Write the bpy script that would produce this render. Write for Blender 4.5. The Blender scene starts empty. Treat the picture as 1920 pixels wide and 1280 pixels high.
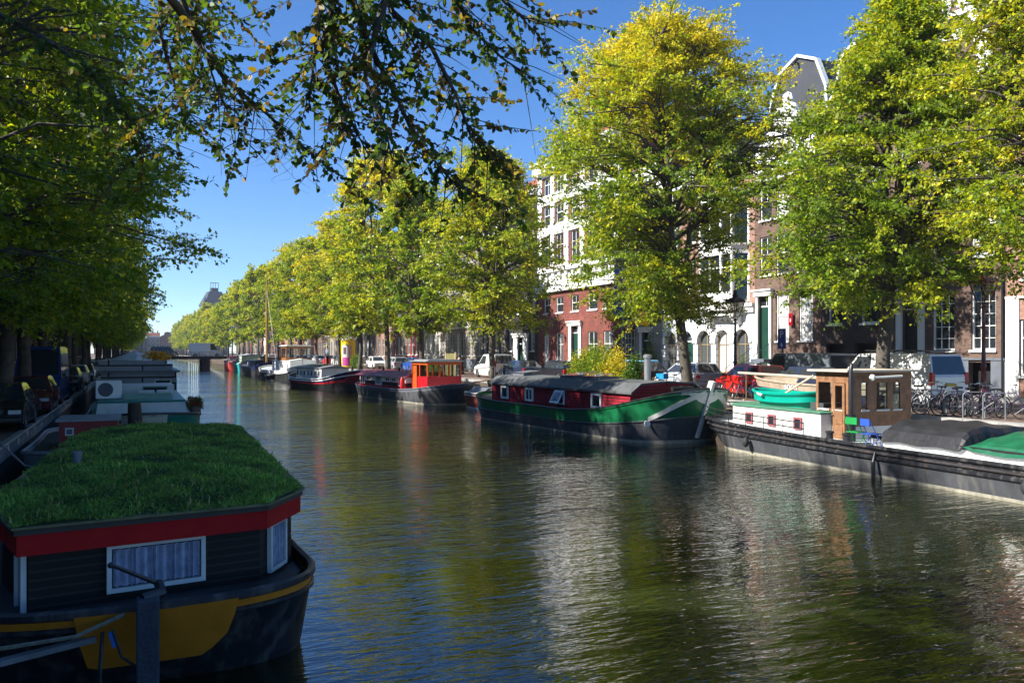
import bpy, math, random
import numpy as np
from mathutils import Matrix, Vector
R = math.radians
scene = bpy.context.scene
col = scene.collection

# ------------------------------------------------------------------ camera
cam_d = bpy.data.cameras.new('camera')
cam = bpy.data.objects.new('camera', cam_d); col.objects.link(cam)
cam.location = (0, 0, 3.4)
cam.rotation_euler = (R(90), 0, -math.atan(705/1600))
cam_d.sensor_width = 36; cam_d.lens = 30.0
cam_d.shift_y = 19/1920
cam_d.clip_start = .1; cam_d.clip_end = 4000
scene.camera = cam

# ------------------------------------------------------------------ light
SUN = Vector((-.96, .14, .76)).normalized()          # towards the sun: left, a little ahead
el = math.asin(SUN.z); rot = math.atan2(SUN.x, SUN.y)
world = bpy.data.worlds.new('World'); scene.world = world; world.use_nodes = True
nt = world.node_tree; nt.nodes.clear()
out = nt.nodes.new('ShaderNodeOutputWorld'); bg = nt.nodes.new('ShaderNodeBackground')
sky = nt.nodes.new('ShaderNodeTexSky'); sky.sky_type = 'NISHITA'; sky.sun_disc = False
sky.sun_elevation = el; sky.sun_rotation = rot
sky.altitude = 50; sky.air_density = .72; sky.dust_density = 0.; sky.ozone_density = 3.2
bg.inputs['Strength'].default_value = .092
hs = nt.nodes.new('ShaderNodeHueSaturation'); hs.inputs['Saturation'].default_value = 1.24
nt.links.new(sky.outputs[0], hs.inputs['Color']); tn = nt.nodes.new('ShaderNodeMix'); tn.data_type = 'RGBA'; tn.blend_type = 'MULTIPLY'; tn.inputs[0].default_value = 1; tn.inputs[7].default_value = (.86, .9, 1.0, 1)
nt.links.new(hs.outputs[0], tn.inputs[6]); nt.links.new(tn.outputs[2], bg.inputs[0]); nt.links.new(bg.outputs[0], out.inputs[0])
sd = bpy.data.lights.new('sun', 'SUN'); sd.energy = 5.0; sd.angle = R(.5); sd.color = (1, .955, .885)
so = bpy.data.objects.new('sun', sd); col.objects.link(so)
so.rotation_euler = SUN.to_track_quat('Z', 'Y').to_euler()
so.location = (-60, 20, 60)
scene.view_settings.view_transform = 'Standard'; scene.view_settings.look = 'None'
scene.view_settings.exposure = 1.22; scene.view_settings.gamma = 1
scene.cycles.use_denoising = True
scene.cycles.max_bounces = 8; scene.cycles.transparent_max_bounces = 8
scene.cycles.sample_clamp_indirect = 6

# ------------------------------------------------------------------ materials
MATS = {}
def newmat(name):
    m = bpy.data.materials.new(name); m.use_nodes = True
    return m, m.node_tree, m.node_tree.nodes['Principled BSDF']
def pm(name, rgb, rough=.6, var=.18, scale=3., bump=0., metal=0., spec=.5, rust=None, rust_amt=.5, bscale=None, coat=0., plates=False):
    if name in MATS: return MATS[name]
    m, t, b = newmat(name); N = t.nodes; L = t.links
    tc = N.new('ShaderNodeTexCoord')
    n = N.new('ShaderNodeTexNoise'); n.inputs['Scale'].default_value = scale; n.inputs['Detail'].default_value = 6; n.inputs['Roughness'].default_value = .65
    L.new(tc.outputs['Object'], n.inputs['Vector'])
    mx = N.new('ShaderNodeMix'); mx.data_type = 'RGBA'
    mr = N.new('ShaderNodeMapRange'); mr.inputs[1].default_value = .3; mr.inputs[2].default_value = .7
    L.new(n.outputs[0], mr.inputs[0]); L.new(mr.outputs[0], mx.inputs[0])
    mx.inputs[6].default_value = [c*(1-var) for c in rgb]+[1]
    mx.inputs[7].default_value = [min(1, c*(1+var)) for c in rgb]+[1]
    outc = mx.outputs[2]
    if rust:
        n2 = N.new('ShaderNodeTexNoise'); n2.inputs['Scale'].default_value = 2.2; n2.inputs['Detail'].default_value = 9; n2.inputs['Roughness'].default_value = .75
        mp = N.new('ShaderNodeMapping'); mp.inputs['Scale'].default_value = (1, 1, .35)
        L.new(tc.outputs['Object'], mp.inputs[0]); L.new(mp.outputs[0], n2.inputs['Vector'])
        r2 = N.new('ShaderNodeMapRange'); r2.inputs[1].default_value = .66-rust_amt*.2; r2.inputs[2].default_value = .74-rust_amt*.15
        L.new(n2.outputs[0], r2.inputs[0])
        m2 = N.new('ShaderNodeMix'); m2.data_type = 'RGBA'; L.new(r2.outputs[0], m2.inputs[0]); L.new(outc, m2.inputs[6]); m2.inputs[7].default_value = list(rust)+[1]
        outc = m2.outputs[2]
    L.new(outc, b.inputs['Base Color'])
    b.inputs['Roughness'].default_value = rough; b.inputs['Metallic'].default_value = metal
    b.inputs['Specular IOR Level'].default_value = spec; b.inputs['Coat Weight'].default_value = coat
    if bump:
        n3 = N.new('ShaderNodeTexNoise'); n3.inputs['Scale'].default_value = bscale or scale*6; n3.inputs['Detail'].default_value = 5
        L.new(tc.outputs['Object'], n3.inputs['Vector'])
        bp = N.new('ShaderNodeBump'); bp.inputs['Strength'].default_value = bump; bp.inputs['Distance'].default_value = .03
        hgt = n3.outputs[0]
        if plates:                                   # riveted plate seams
            sp = N.new('ShaderNodeSeparateXYZ'); cb = N.new('ShaderNodeCombineXYZ'); bt = N.new('ShaderNodeTexBrick')
            L.new(tc.outputs['Object'], sp.inputs[0]); L.new(sp.outputs['X'], cb.inputs['X']); L.new(sp.outputs['Z'], cb.inputs['Y'])
            bt.inputs['Scale'].default_value = 1; bt.inputs['Brick Width'].default_value = 1.9; bt.inputs['Row Height'].default_value = .55; bt.inputs['Mortar Size'].default_value = .012
            L.new(cb.outputs[0], bt.inputs['Vector']); ad = N.new('ShaderNodeMath'); ad.operation = 'MULTIPLY_ADD'; ad.inputs[1].default_value = .45
            L.new(bt.outputs['Fac'], ad.inputs[0]); L.new(hgt, ad.inputs[2]); hgt = ad.outputs[0]
            # long streaks running down the plates
            n4 = N.new('ShaderNodeTexNoise'); n4.inputs['Scale'].default_value = 3.; n4.inputs['Detail'].default_value = 6; mp4 = N.new('ShaderNodeMapping'); mp4.inputs['Scale'].default_value = (2.2, 2.2, .16)
            L.new(tc.outputs['Object'], mp4.inputs[0]); L.new(mp4.outputs[0], n4.inputs['Vector'])
            r4 = N.new('ShaderNodeMapRange'); r4.inputs[1].default_value = .5; r4.inputs[2].default_value = .72; r4.inputs[4].default_value = .45; L.new(n4.outputs[0], r4.inputs[0])
            m4 = N.new('ShaderNodeMix'); m4.data_type = 'RGBA'; L.new(r4.outputs[0], m4.inputs[0]); L.new(outc, m4.inputs[6]); m4.inputs[7].default_value = (.17, .16, .14, 1); L.new(m4.outputs[2], b.inputs['Base Color'])
        L.new(hgt, bp.inputs['Height']); L.new(bp.outputs[0], b.inputs['Normal'])
    MATS[name] = m; return m
def brick(name, rgb, mortar=None, var=.3, planks=False, sc=1.0, rough=.85, bw=.22, bh=.065, axis='x', spec=.3):
    if name in MATS: return MATS[name]
    m, t, b = newmat(name); N = t.nodes; L = t.links
    tc = N.new('ShaderNodeTexCoord'); sp = N.new('ShaderNodeSeparateXYZ'); cb = N.new('ShaderNodeCombineXYZ')
    L.new(tc.outputs['Object'], sp.inputs[0])
    ad = N.new('ShaderNodeMath'); ad.operation = 'ADD'
    L.new(sp.outputs['X'], ad.inputs[0]); L.new(sp.outputs['Y'], ad.inputs[1])
    L.new(ad.outputs[0], cb.inputs['X'])
    L.new(sp.outputs['Z' if axis == 'x' else 'Y'], cb.inputs['Y'])
    if axis == 'flat': L.new(sp.outputs['X'], cb.inputs['X'])
    bt = N.new('ShaderNodeTexBrick'); bt.inputs['Scale'].default_value = sc
    bt.inputs['Brick Width'].default_value = bw; bt.inputs['Row Height'].default_value = bh
    bt.inputs['Mortar Size'].default_value = .012*(bh/.1)+.002; bt.inputs['Bias'].default_value = 0
    bt.inputs['Color1'].default_value = [c*(1-var) for c in rgb]+[1]; bt.inputs['Color2'].default_value = [c*(1+var) for c in rgb]+[1]
    bt.inputs['Mortar'].default_value = list(mortar or [c*1.5+.03 for c in rgb])+[1]
    L.new(cb.outputs[0], bt.inputs['Vector'])
    n = N.new('ShaderNodeTexNoise'); n.inputs['Scale'].default_value = .7; n.inputs['Detail'].default_value = 8; n.inputs['Roughness'].default_value = .7
    L.new(tc.outputs['Object'], n.inputs['Vector'])
    mr = N.new('ShaderNodeMapRange'); mr.inputs[1].default_value = .3; mr.inputs[2].default_value = .7; mr.inputs[3].default_value = .72; mr.inputs[4].default_value = 1.25
    L.new(n.outputs[0], mr.inputs[0])
    mx = N.new('ShaderNodeMix'); mx.data_type = 'RGBA'; mx.blend_type = 'MULTIPLY'; mx.inputs[0].default_value = 1
    L.new(bt.outputs['Color'], mx.inputs[6]); L.new(mr.outputs[0], mx.inputs[7])
    L.new(mx.outputs[2], b.inputs['Base Color']); b.inputs['Roughness'].default_value = rough
    bp = N.new('ShaderNodeBump'); bp.inputs['Strength'].default_value = .5; bp.inputs['Distance'].default_value = .01; bp.invert = True
    L.new(bt.outputs['Fac'], bp.inputs['Height']); L.new(bp.outputs[0], b.inputs['Normal'])
    b.inputs['Specular IOR Level'].default_value = spec
    MATS[name] = m; return m
def planks(name, rgb, pitch=.11, var=.25, rough=.6, gap=(.02, .015, .01)):
    return brick(name, rgb, gap, var, bw=3.1, bh=pitch, rough=rough)
def glass(name, rgb=(.02, .025, .03), rough=.04):
    if name in MATS: return MATS[name]
    m, t, b = newmat(name); N = t.nodes; L = t.links
    b.inputs['Base Color'].default_value = list(rgb)+[1]; b.inputs['Roughness'].default_value = rough
    b.inputs['Specular IOR Level'].default_value = .6
    tc = N.new('ShaderNodeTexCoord'); n = N.new('ShaderNodeTexNoise'); n.inputs['Scale'].default_value = 1.3
    L.new(tc.outputs['Object'], n.inputs['Vector'])
    bp = N.new('ShaderNodeBump'); bp.inputs['Strength'].default_value = .12; bp.inputs['Distance'].default_value = .05
    L.new(n.outputs[0], bp.inputs['Height']); L.new(bp.outputs[0], b.inputs['Normal'])
    MATS[name] = m; return m
def clear_glass(name='clear_glass', tint=(.75, .82, .82)):
    if name in MATS: return MATS[name]
    m = bpy.data.materials.new(name); m.use_nodes = True; t = m.node_tree; t.nodes.clear(); N = t.nodes; L = t.links
    o = N.new('ShaderNodeOutputMaterial'); a = N.new('ShaderNodeBsdfTransparent'); a.inputs[0].default_value = list(tint)+[1]
    g = N.new('ShaderNodeBsdfGlossy'); g.inputs['Roughness'].default_value = .03
    f = N.new('ShaderNodeLayerWeight'); f.inputs[0].default_value = .35
    pw = N.new('ShaderNodeMath'); pw.operation = 'POWER'; pw.inputs[1].default_value = 2.5; L.new(f.outputs['Facing'], pw.inputs[0])
    mm = N.new('ShaderNodeMath'); mm.operation = 'MULTIPLY_ADD'; mm.inputs[1].default_value = .7; mm.inputs[2].default_value = .07
    L.new(pw.outputs[0], mm.inputs[0])
    x = N.new('ShaderNodeMixShader'); L.new(mm.outputs[0], x.inputs[0]); L.new(a.outputs[0], x.inputs[1]); L.new(g.outputs[0], x.inputs[2]); L.new(x.outputs[0], o.inputs[0])
    MATS[name] = m; return m
def leafmat(name, trans=.45):
    if name in MATS: return MATS[name]
    m = bpy.data.materials.new(name); m.use_nodes = True; t = m.node_tree; t.nodes.clear(); N = t.nodes; L = t.links
    o = N.new('ShaderNodeOutputMaterial'); at = N.new('ShaderNodeAttribute'); at.attribute_name = 'leafcol'
    d = N.new('ShaderNodeBsdfPrincipled'); d.inputs['Roughness'].default_value = .5; d.inputs['Specular IOR Level'].default_value = .35
    tr = N.new('ShaderNodeBsdfTranslucent'); gm = N.new('ShaderNodeMix'); gm.data_type = 'RGBA'; gm.blend_type = 'MULTIPLY'; gm.inputs[0].default_value = 1
    gm.inputs[7].default_value = (1.5, 1.45, .6, 1)
    L.new(at.outputs['Color'], d.inputs['Base Color']); L.new(at.outputs['Color'], gm.inputs[6]); L.new(gm.outputs[2], tr.inputs[0])
    x = N.new('ShaderNodeMixShader'); x.inputs[0].default_value = trans
    L.new(d.outputs[0], x.inputs[1]); L.new(tr.outputs[0], x.inputs[2]); L.new(x.outputs[0], o.inputs[0])
    MATS[name] = m; return m

W = pm('white_paint', (.8, .8, .77), .45, .07, 2)
WD = pm('weathered_white_paint', (.6, .6, .56), .55, .12, 3)
CREAM = pm('cream_paint', (.62, .57, .44), .5, .08, 2)
BLK = pm('black_paint', (.018, .018, .02), .4, .3, 3)
DGREEN = pm('dark_green_paint', (.012, .05, .035), .35, .15, 2)
GREY = pm('grey_paint', (.25, .26, .27), .5, .12, 2)
STEEL = pm('galvanised_steel', (.42, .43, .43), .4, .15, 5, metal=.7)
BLUESTONE = pm('blue_grey_stone', (.11, .125, .15), .75, .2, 2, bump=.3)
STONE = pm('pale_stone', (.45, .41, .34), .75, .15, 2, bump=.3)
RUBBER = pm('tyre_rubber', (.02, .02, .02), .75, .2, 5)
CHROME = pm('chrome', (.7, .7, .7), .15, .02, 1, metal=1)
PLATE = pm('yellow_plate', (.75, .48, .02), .4, .05, 3)
GLASS = glass('window_glass'); GLASS2 = glass('window_glass_pale', (.07, .08, .085), .06)
CURT = pm('curtain_behind_glass', (.52, .52, .5), .25, .2, 4, coat=.5)
CARG = glass('car_glass', (.03, .035, .04), .03)
TAIL = pm('red_lamp_lens', (.55, .01, .012), .2, .1, 3, coat=.6)
HEAD = pm('clear_lamp_lens', (.6, .62, .65), .12, .1, 3, coat=.8)
BARK = pm('bark', (.085, .072, .055), .9, .45, 3, bump=1., bscale=14)
ROOFTILE = brick('orange_roof_tiles', (.32, .1, .05), (.1, .04, .02), .25, bw=.25, bh=.25)
SLATE = brick('dark_slate', (.06, .065, .075), (.03, .03, .035), .25, bw=.3, bh=.2, rough=.5)
LEAD = pm('grey_lead', (.12, .13, .15), .5, .25, 1.5)
TEAK = pm('varnished_wood', (.3, .12, .035), .35, .3, 6, coat=.3)
WOOD = pm('weathered_wood', (.16, .1, .06), .7, .35, 5, bump=.3)
CLEAR = clear_glass()

# ------------------------------------------------------------------ mesh building
class MB:
    def __init__(s): s.v = []; s.f = []; s.m = []; s.M = None; s.mi = 0
    def add(s, vs, fs, m=None):
        o = len(s.v)
        if s.M is not None: vs = [tuple(s.M @ Vector(p)) for p in vs]
        s.v += [tuple(p) for p in vs]
        for f in fs: s.f.append(tuple(i+o for i in f)); s.m.append(s.mi if m is None else m)
        return s
    def box(s, x0, x1, y0, y1, z0, z1, m=None):
        return s.add([(x0,y0,z0),(x1,y0,z0),(x1,y1,z0),(x0,y1,z0),(x0,y0,z1),(x1,y0,z1),(x1,y1,z1),(x0,y1,z1)],
                     [(0,3,2,1),(4,5,6,7),(0,1,5,4),(1,2,6,5),(2,3,7,6),(3,0,4,7)], m)
    def cbox(s, cx, cy, cz, sx, sy, sz, m=None): return s.box(cx-sx/2, cx+sx/2, cy-sy/2, cy+sy/2, cz-sz/2, cz+sz/2, m)
    def taper(s, x0, x1, y0, y1, z0, z1, dx, dy, m=None, dx2=None):
        d2 = dx if dx2 is None else dx2
        return s.add([(x0,y0,z0),(x1,y0,z0),(x1,y1,z0),(x0,y1,z0),(x0+dx,y0+dy,z1),(x1-d2,y0+dy,z1),(x1-d2,y1-dy,z1),(x0+dx,y1-dy,z1)],
                     [(0,3,2,1),(4,5,6,7),(0,1,5,4),(1,2,6,5),(2,3,7,6),(3,0,4,7)], m)
    def tube(s, pts, r, n=8, m=None, cap=True, r1=None):
        pts = [Vector(p) for p in pts]; k = len(pts); rings = []
        rs = [r if not isinstance(r, (list, tuple)) else r[i] for i in range(k)]
        if r1 is not None: rs = [r+(r1-r)*i/(k-1) for i in range(k)]
        vs = []; prev = None
        for i, p in enumerate(pts):
            d = (pts[min(i+1, k-1)]-pts[max(i-1, 0)]).normalized()
            a = prev if prev is not None else (Vector((0,0,1)) if abs(d.z) < .9 else Vector((1,0,0)))
            u = (a - d*a.dot(d)); u = u.normalized() if u.length > 1e-6 else d.orthogonal().normalized()
            prev = u; w = d.cross(u)
            for j in range(n):
                an = 2*math.pi*j/n; vs.append(p+(u*math.cos(an)+w*math.sin(an))*rs[i])
        fs = [(i*n+j, i*n+(j+1)%n, (i+1)*n+(j+1)%n, (i+1)*n+j) for i in range(k-1) for j in range(n)]
        if cap: fs += [tuple(range(n-1, -1, -1)), tuple(range((k-1)*n, k*n))]
        return s.add(vs, fs, m)
    def bar(s, p0, p1, w, h, m=None):
        p0 = Vector(p0); p1 = Vector(p1); d = (p1-p0).normalized()
        u = Vector((0,0,1)).cross(d); u = u.normalized() if u.length > 1e-4 else Vector((1,0,0)); q = d.cross(u)
        vs = [p+u*a*w/2+q*b*h/2 for p in (p0, p1) for a, b in ((-1,-1),(1,-1),(1,1),(-1,1))]
        return s.add(vs, [(0,3,2,1),(4,5,6,7),(0,1,5,4),(1,2,6,5),(2,3,7,6),(3,0,4,7)], m)
    def lathe(s, prof, n=16, c=(0,0,0), m=None, ax='z'):
        vs = []
        for r, z in prof:
            for j in range(n):
                a = 2*math.pi*j/n; x, y = r*math.cos(a), r*math.sin(a)
                vs.append((c[0]+x, c[1]+y, c[2]+z) if ax == 'z' else (c[0]+x, c[1]+z, c[2]+y) if ax == 'y' else (c[0]+z, c[1]+x, c[2]+y))
        k = len(prof)
        fs = [(i*n+j, i*n+(j+1)%n, (i+1)*n+(j+1)%n, (i+1)*n+j) for i in range(k-1) for j in range(n)]
        fs += [tuple(range(n-1, -1, -1)), tuple(range((k-1)*n, k*n))]
        return s.add(vs, fs, m)
    def torus(s, c, Rr, r, ax='y', n=24, k=6, m=None, a0=0, a1=2*math.pi):
        pts = []; full = abs(a1-a0) > 6.28
        for i in range(n+1):
            a = a0+(a1-a0)*i/n; x, y = Rr*math.cos(a), Rr*math.sin(a)
            pts.append((c[0]+x, c[1], c[2]+y) if ax == 'y' else (c[0], c[1]+x, c[2]+y) if ax == 'x' else (c[0]+x, c[1]+y, c[2]))
        return s.tube(pts, r, k, m, not full)
    def prism(s, poly, y0, y1, m=None):              # polygon in x,z pushed from y0 to y1
        n = len(poly); vs = [(x, y0, z) for x, z in poly]+[(x, y1, z) for x, z in poly]
        fs = [tuple(range(n)), tuple(range(2*n-1, n-1, -1))]+[(i, i+n, (i+1)%n+n, (i+1)%n) for i in range(n)]
        return s.add(vs, fs, m)
    def prismz(s, poly, z0, z1, m=None):
        n = len(poly); vs = [(x, y, z0) for x, y in poly]+[(x, y, z1) for x, y in poly]
        fs = [tuple(range(n-1, -1, -1)), tuple(range(n, 2*n))]+[(i, (i+1)%n, (i+1)%n+n, i+n) for i in range(n)]
        return s.add(vs, fs, m)
    def sphere(s, c, rx, ry=None, rz=None, n=12, m=None):
        ry = ry or rx; rz = rz or rx; k = n//2; vs = []; fs = []
        for i in range(k+1):
            t = math.pi*i/k
            for j in range(n): a = 2*math.pi*j/n; vs.append((c[0]+rx*math.sin(t)*math.cos(a), c[1]+ry*math.sin(t)*math.sin(a), c[2]+rz*math.cos(t)))
        for i in range(k):
            for j in range(n): fs.append((i*n+j, (i+1)*n+j, (i+1)*n+(j+1)%n, i*n+(j+1)%n))
        return s.add(vs, fs, m)
    def mesh(s, name, mats, smooth=False):
        me = bpy.data.meshes.new(name); me.from_pydata(s.v, [], s.f)
        for m in (mats if isinstance(mats, (list, tuple)) else [mats]): me.materials.append(m)
        me.polygons.foreach_set('material_index', s.m)
        if smooth: me.polygons.foreach_set('use_smooth', [True]*len(s.f))
        me.update(); return me
    def build(s, name, mats, parent=None, smooth=False, bevel=0, loc=None, rz=None):
        me = s.mesh(name, mats, smooth); o = bpy.data.objects.new(name, me); col.objects.link(o)
        if parent is not None: o.parent = parent
        if loc is not None: o.location = loc
        if rz is not None: o.rotation_euler[2] = rz
        if bevel:
            b = o.modifiers.new('bevel', 'BEVEL'); b.width = bevel; b.segments = 2; b.limit_method = 'ANGLE'; b.angle_limit = R(35)
        if smooth:
            try: me.set_sharp_from_angle(angle=R(40))
            except Exception: pass
        return o
def inst(name, me, parent, loc=(0,0,0), rot=(0,0,0), sc=None):
    o = bpy.data.objects.new(name, me); col.objects.link(o); o.parent = parent; o.location = loc; o.rotation_euler = rot
    if sc: o.scale = sc
    return o
def tag(o, label=None, cat=None, group=None, kind=None):
    if label: o['label'] = label
    if cat: o['category'] = cat
    if group: o['group'] = group
    if kind: o['kind'] = kind
    return o
def thing(name, label, cat, loc=(0,0,0), rz=0, group=None):
    o = bpy.data.objects.new(name, None); col.objects.link(o); o.location = loc; o.rotation_euler = (0, 0, rz); o.empty_display_size = .3
    return tag(o, label, cat, group)
def dup(root, loc=None, rz=None, label=None, group=None, sc=None):
    def rec(o, par):
        c = o.copy(); col.objects.link(c)
        if par is not None: c.parent = par
        for ch in o.children: rec(ch, c)
        return c
    r = rec(root, None)
    if loc is not None: r.location = loc
    if rz is not None: r.rotation_euler = (0, 0, rz)
    if sc is not None: r.scale = sc if isinstance(sc, (tuple, list)) else (sc,)*3
    if label: r['label'] = label
    if group: r['group'] = group
    return r
ORD = ['first','second','third','fourth','fifth','sixth','seventh','eighth','ninth','tenth','eleventh','twelfth','thirteenth','fourteenth','fifteenth','sixteenth','seventeenth','eighteenth','nineteenth','twentieth']
def ordw(i):
    if i < 20: return ORD[i]
    t, u = divmod(i+1, 10); T = {2:'twenty', 3:'thirty', 4:'forty', 5:'fifty', 6:'sixty'}[t]
    return (T[:-1]+'ieth') if u == 0 else T+'-'+ORD[u-1]
def text(body, size, mat, parent, loc, rot, depth=.004, align='CENTER', name='lettering'):
    c = bpy.data.curves.new(name, 'FONT'); c.body = body; c.size = size; c.extrude = depth; c.align_x = align; c.align_y = 'CENTER'
    c.materials.append(mat); o0 = bpy.data.objects.new(name, c); col.objects.link(o0); bpy.context.view_layer.update()
    me = bpy.data.meshes.new_from_object(o0.evaluated_get(bpy.context.evaluated_depsgraph_get())); bpy.data.objects.remove(o0)
    o = bpy.data.objects.new(name, me); col.objects.link(o); o.parent = parent; o.location = loc; o.rotation_euler = rot
    return o
# ------------------------------------------------------------------ water, quays, streets
QR, QL, XR, XL = 1.35, .95, 22.7, -2.95      # quay heights and edges, right and left
def watermat():
    m, t, b = newmat('canal_water'); N = t.nodes; L = t.links
    b.inputs['Roughness'].default_value = .02; b.inputs['IOR'].default_value = 1.5
    b.inputs['Specular IOR Level'].default_value = 1.
    tc = N.new('ShaderNodeTexCoord')
    n0 = N.new('ShaderNodeTexNoise'); n0.inputs['Scale'].default_value = .06; n0.inputs['Detail'].default_value = 3
    L.new(tc.outputs['Object'], n0.inputs['Vector'])
    cr = N.new('ShaderNodeMix'); cr.data_type = 'RGBA'; cr.inputs[6].default_value = (.008, .013, .004, 1); cr.inputs[7].default_value = (.017, .022, .005, 1)
    L.new(n0.outputs[0], cr.inputs[0]); L.new(cr.outputs[2], b.inputs['Base Color'])
    def nz(scale, sx, sy, detail, rz=0., dist=0.):
        mp = N.new('ShaderNodeMapping'); mp.inputs['Scale'].default_value = (sx, sy, 1); mp.inputs['Rotation'].default_value = (0, 0, rz)
        n = N.new('ShaderNodeTexNoise'); n.inputs['Scale'].default_value = scale; n.inputs['Detail'].default_value = detail; n.inputs['Roughness'].default_value = .5; n.inputs['Distortion'].default_value = dist
        L.new(tc.outputs['Object'], mp.inputs[0]); L.new(mp.outputs[0], n.inputs['Vector']); return n.outputs[0]
    def mul(a, k):
        q = N.new('ShaderNodeMath'); q.operation = 'MULTIPLY'; L.new(a, q.inputs[0])
        if isinstance(k, float): q.inputs[1].default_value = k
        else: L.new(k, q.inputs[1])
        return q.outputs[0]
    def add(a, b2):
        q = N.new('ShaderNodeMath'); q.operation = 'ADD'; L.new(a, q.inputs[0]); L.new(b2, q.inputs[1]); return q.outputs[0]
    big = mul(nz(.55, .6, 1.5, 2, -.35), .8)
    mid = mul(nz(2.2, .45, 1.6, 3, -.42, .4), 1.1)
    sml = mul(nz(6.5, .5, 1.5, 2, -.3, .3), .5)
    patch = N.new('ShaderNodeMapRange'); patch.inputs[1].default_value = .35; patch.inputs[2].default_value = .65; patch.inputs[3].default_value = .3; patch.inputs[4].default_value = 1.25
    L.new(nz(.14, .45, 1.1, 3, -.3, .5), patch.inputs[0])
    h = mul(add(add(big, mid), sml), patch.outputs[0])
    bp = N.new('ShaderNodeBump'); bp.inputs['Strength'].default_value = 1.; bp.inputs['Distance'].default_value = .034
    L.new(h, bp.inputs['Height']); L.new(bp.outputs[0], b.inputs['Normal'])
    return m
WATER = watermat()
mb = MB(); mb.add([(XL-1.5,-40,0),(XR+1.5,-40,0),(XR+1.5,900,0),(XL-1.5,900,0)], [(0,1,2,3)]); tag(mb.build('water', WATER), kind='structure')
CANALBED = pm('canal_bed', (.03, .03, .02), .9)
mb = MB(); mb.add([(-1500,-400,-2.5),(1500,-400,-2.5),(1500,3000,-2.5),(-1500,3000,-2.5)], [(0,1,2,3)]); tag(mb.build('ground', CANALBED), kind='structure')
PAVE = brick('street_pavers', (.2, .13, .1), (.07, .06, .05), .3, axis='flat', bw=.2, bh=.1)
PAVE2 = brick('footpath_slabs', (.26, .25, .23), (.12, .11, .1), .15, axis='flat', bw=.3, bh=.3)
QUAYBR = brick('quay_brick', (.11, .075, .055), (.07, .065, .05), .35)
COPE = pm('granite_coping', (.3, .29, .27), .75, .25, 4, bump=.4)
for side, x0, x1, z in (('right', XR, 60, QR), ('left', XL, -60, QL)):
    s = 1 if x1 > x0 else -1
    mb = MB(); mb.box(min(x0+s*.35, x1), max(x0+s*.35, x1), -40, 900, -2.4, z); o = mb.build('street_'+side, PAVE); tag(o, kind='structure')
    mb = MB(); mb.box(min(x0, x0+s*.34), max(x0, x0+s*.34), -40, 900, -2.4, z-.18, 0)
    y = -40
    rnd = random.Random(5)
    while y < 260:
        l = rnd.uniform(1.1, 1.5); mb.box(min(x0-s*.04, x0+s*.34), max(x0-s*.04, x0+s*.34), y, y+l-.012, z-.177, z+.03, 1); y += l
    mb.box(min(x0-s*.04, x0+s*.34), max(x0-s*.04, x0+s*.34), y, 900, z-.177, z+.03, 1)
    tag(mb.build('quay_wall_'+side, [QUAYBR, COPE]), kind='structure')
    fx = 34.4 if s > 0 else -14.4
    mb = MB(); mb.box(min(fx-s*2.4, fx+s*.3), max(fx-s*2.4, fx+s*.3), -40, 900, z-.3, z+.12, 0); mb.box(min(fx-s*2.55, fx-s*2.403), max(fx-s*2.55, fx-s*2.403), -40, 900, z-.3, z+.125, 1)
    tag(mb.build('pavement_'+side, [PAVE2, COPE]), kind='structure')

# ------------------------------------------------------------------ houses
def wall_holes(mb, w, h, holes, rev=.2, m=0, mrev=0, y=0.):
    xs = sorted({0., w}|{a for q in holes for a in q[:2]}); zs = sorted({0., h}|{a for q in holes for a in q[2:4]})
    for i in range(len(xs)-1):
        for j in range(len(zs)-1):
            cx, cz = (xs[i]+xs[i+1])/2, (zs[j]+zs[j+1])/2
            if not any(q[0] < cx < q[1] and q[2] < cz < q[3] for q in holes):
                mb.add([(xs[i],y,zs[j]),(xs[i+1],y,zs[j]),(xs[i+1],y,zs[j+1]),(xs[i],y,zs[j+1])], [(0,1,2,3)], m)
    for a, b, c, d in [q[:4] for q in holes]:
        mb.add([(a,y,c),(b,y,c),(b,y,d),(a,y,d),(a,y+rev,c),(b,y+rev,c),(b,y+rev,d),(a,y+rev,d)], [(0,4,5,1),(1,5,6,2),(2,6,7,3),(3,7,4,0)], mrev)
WINC = {}
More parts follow.
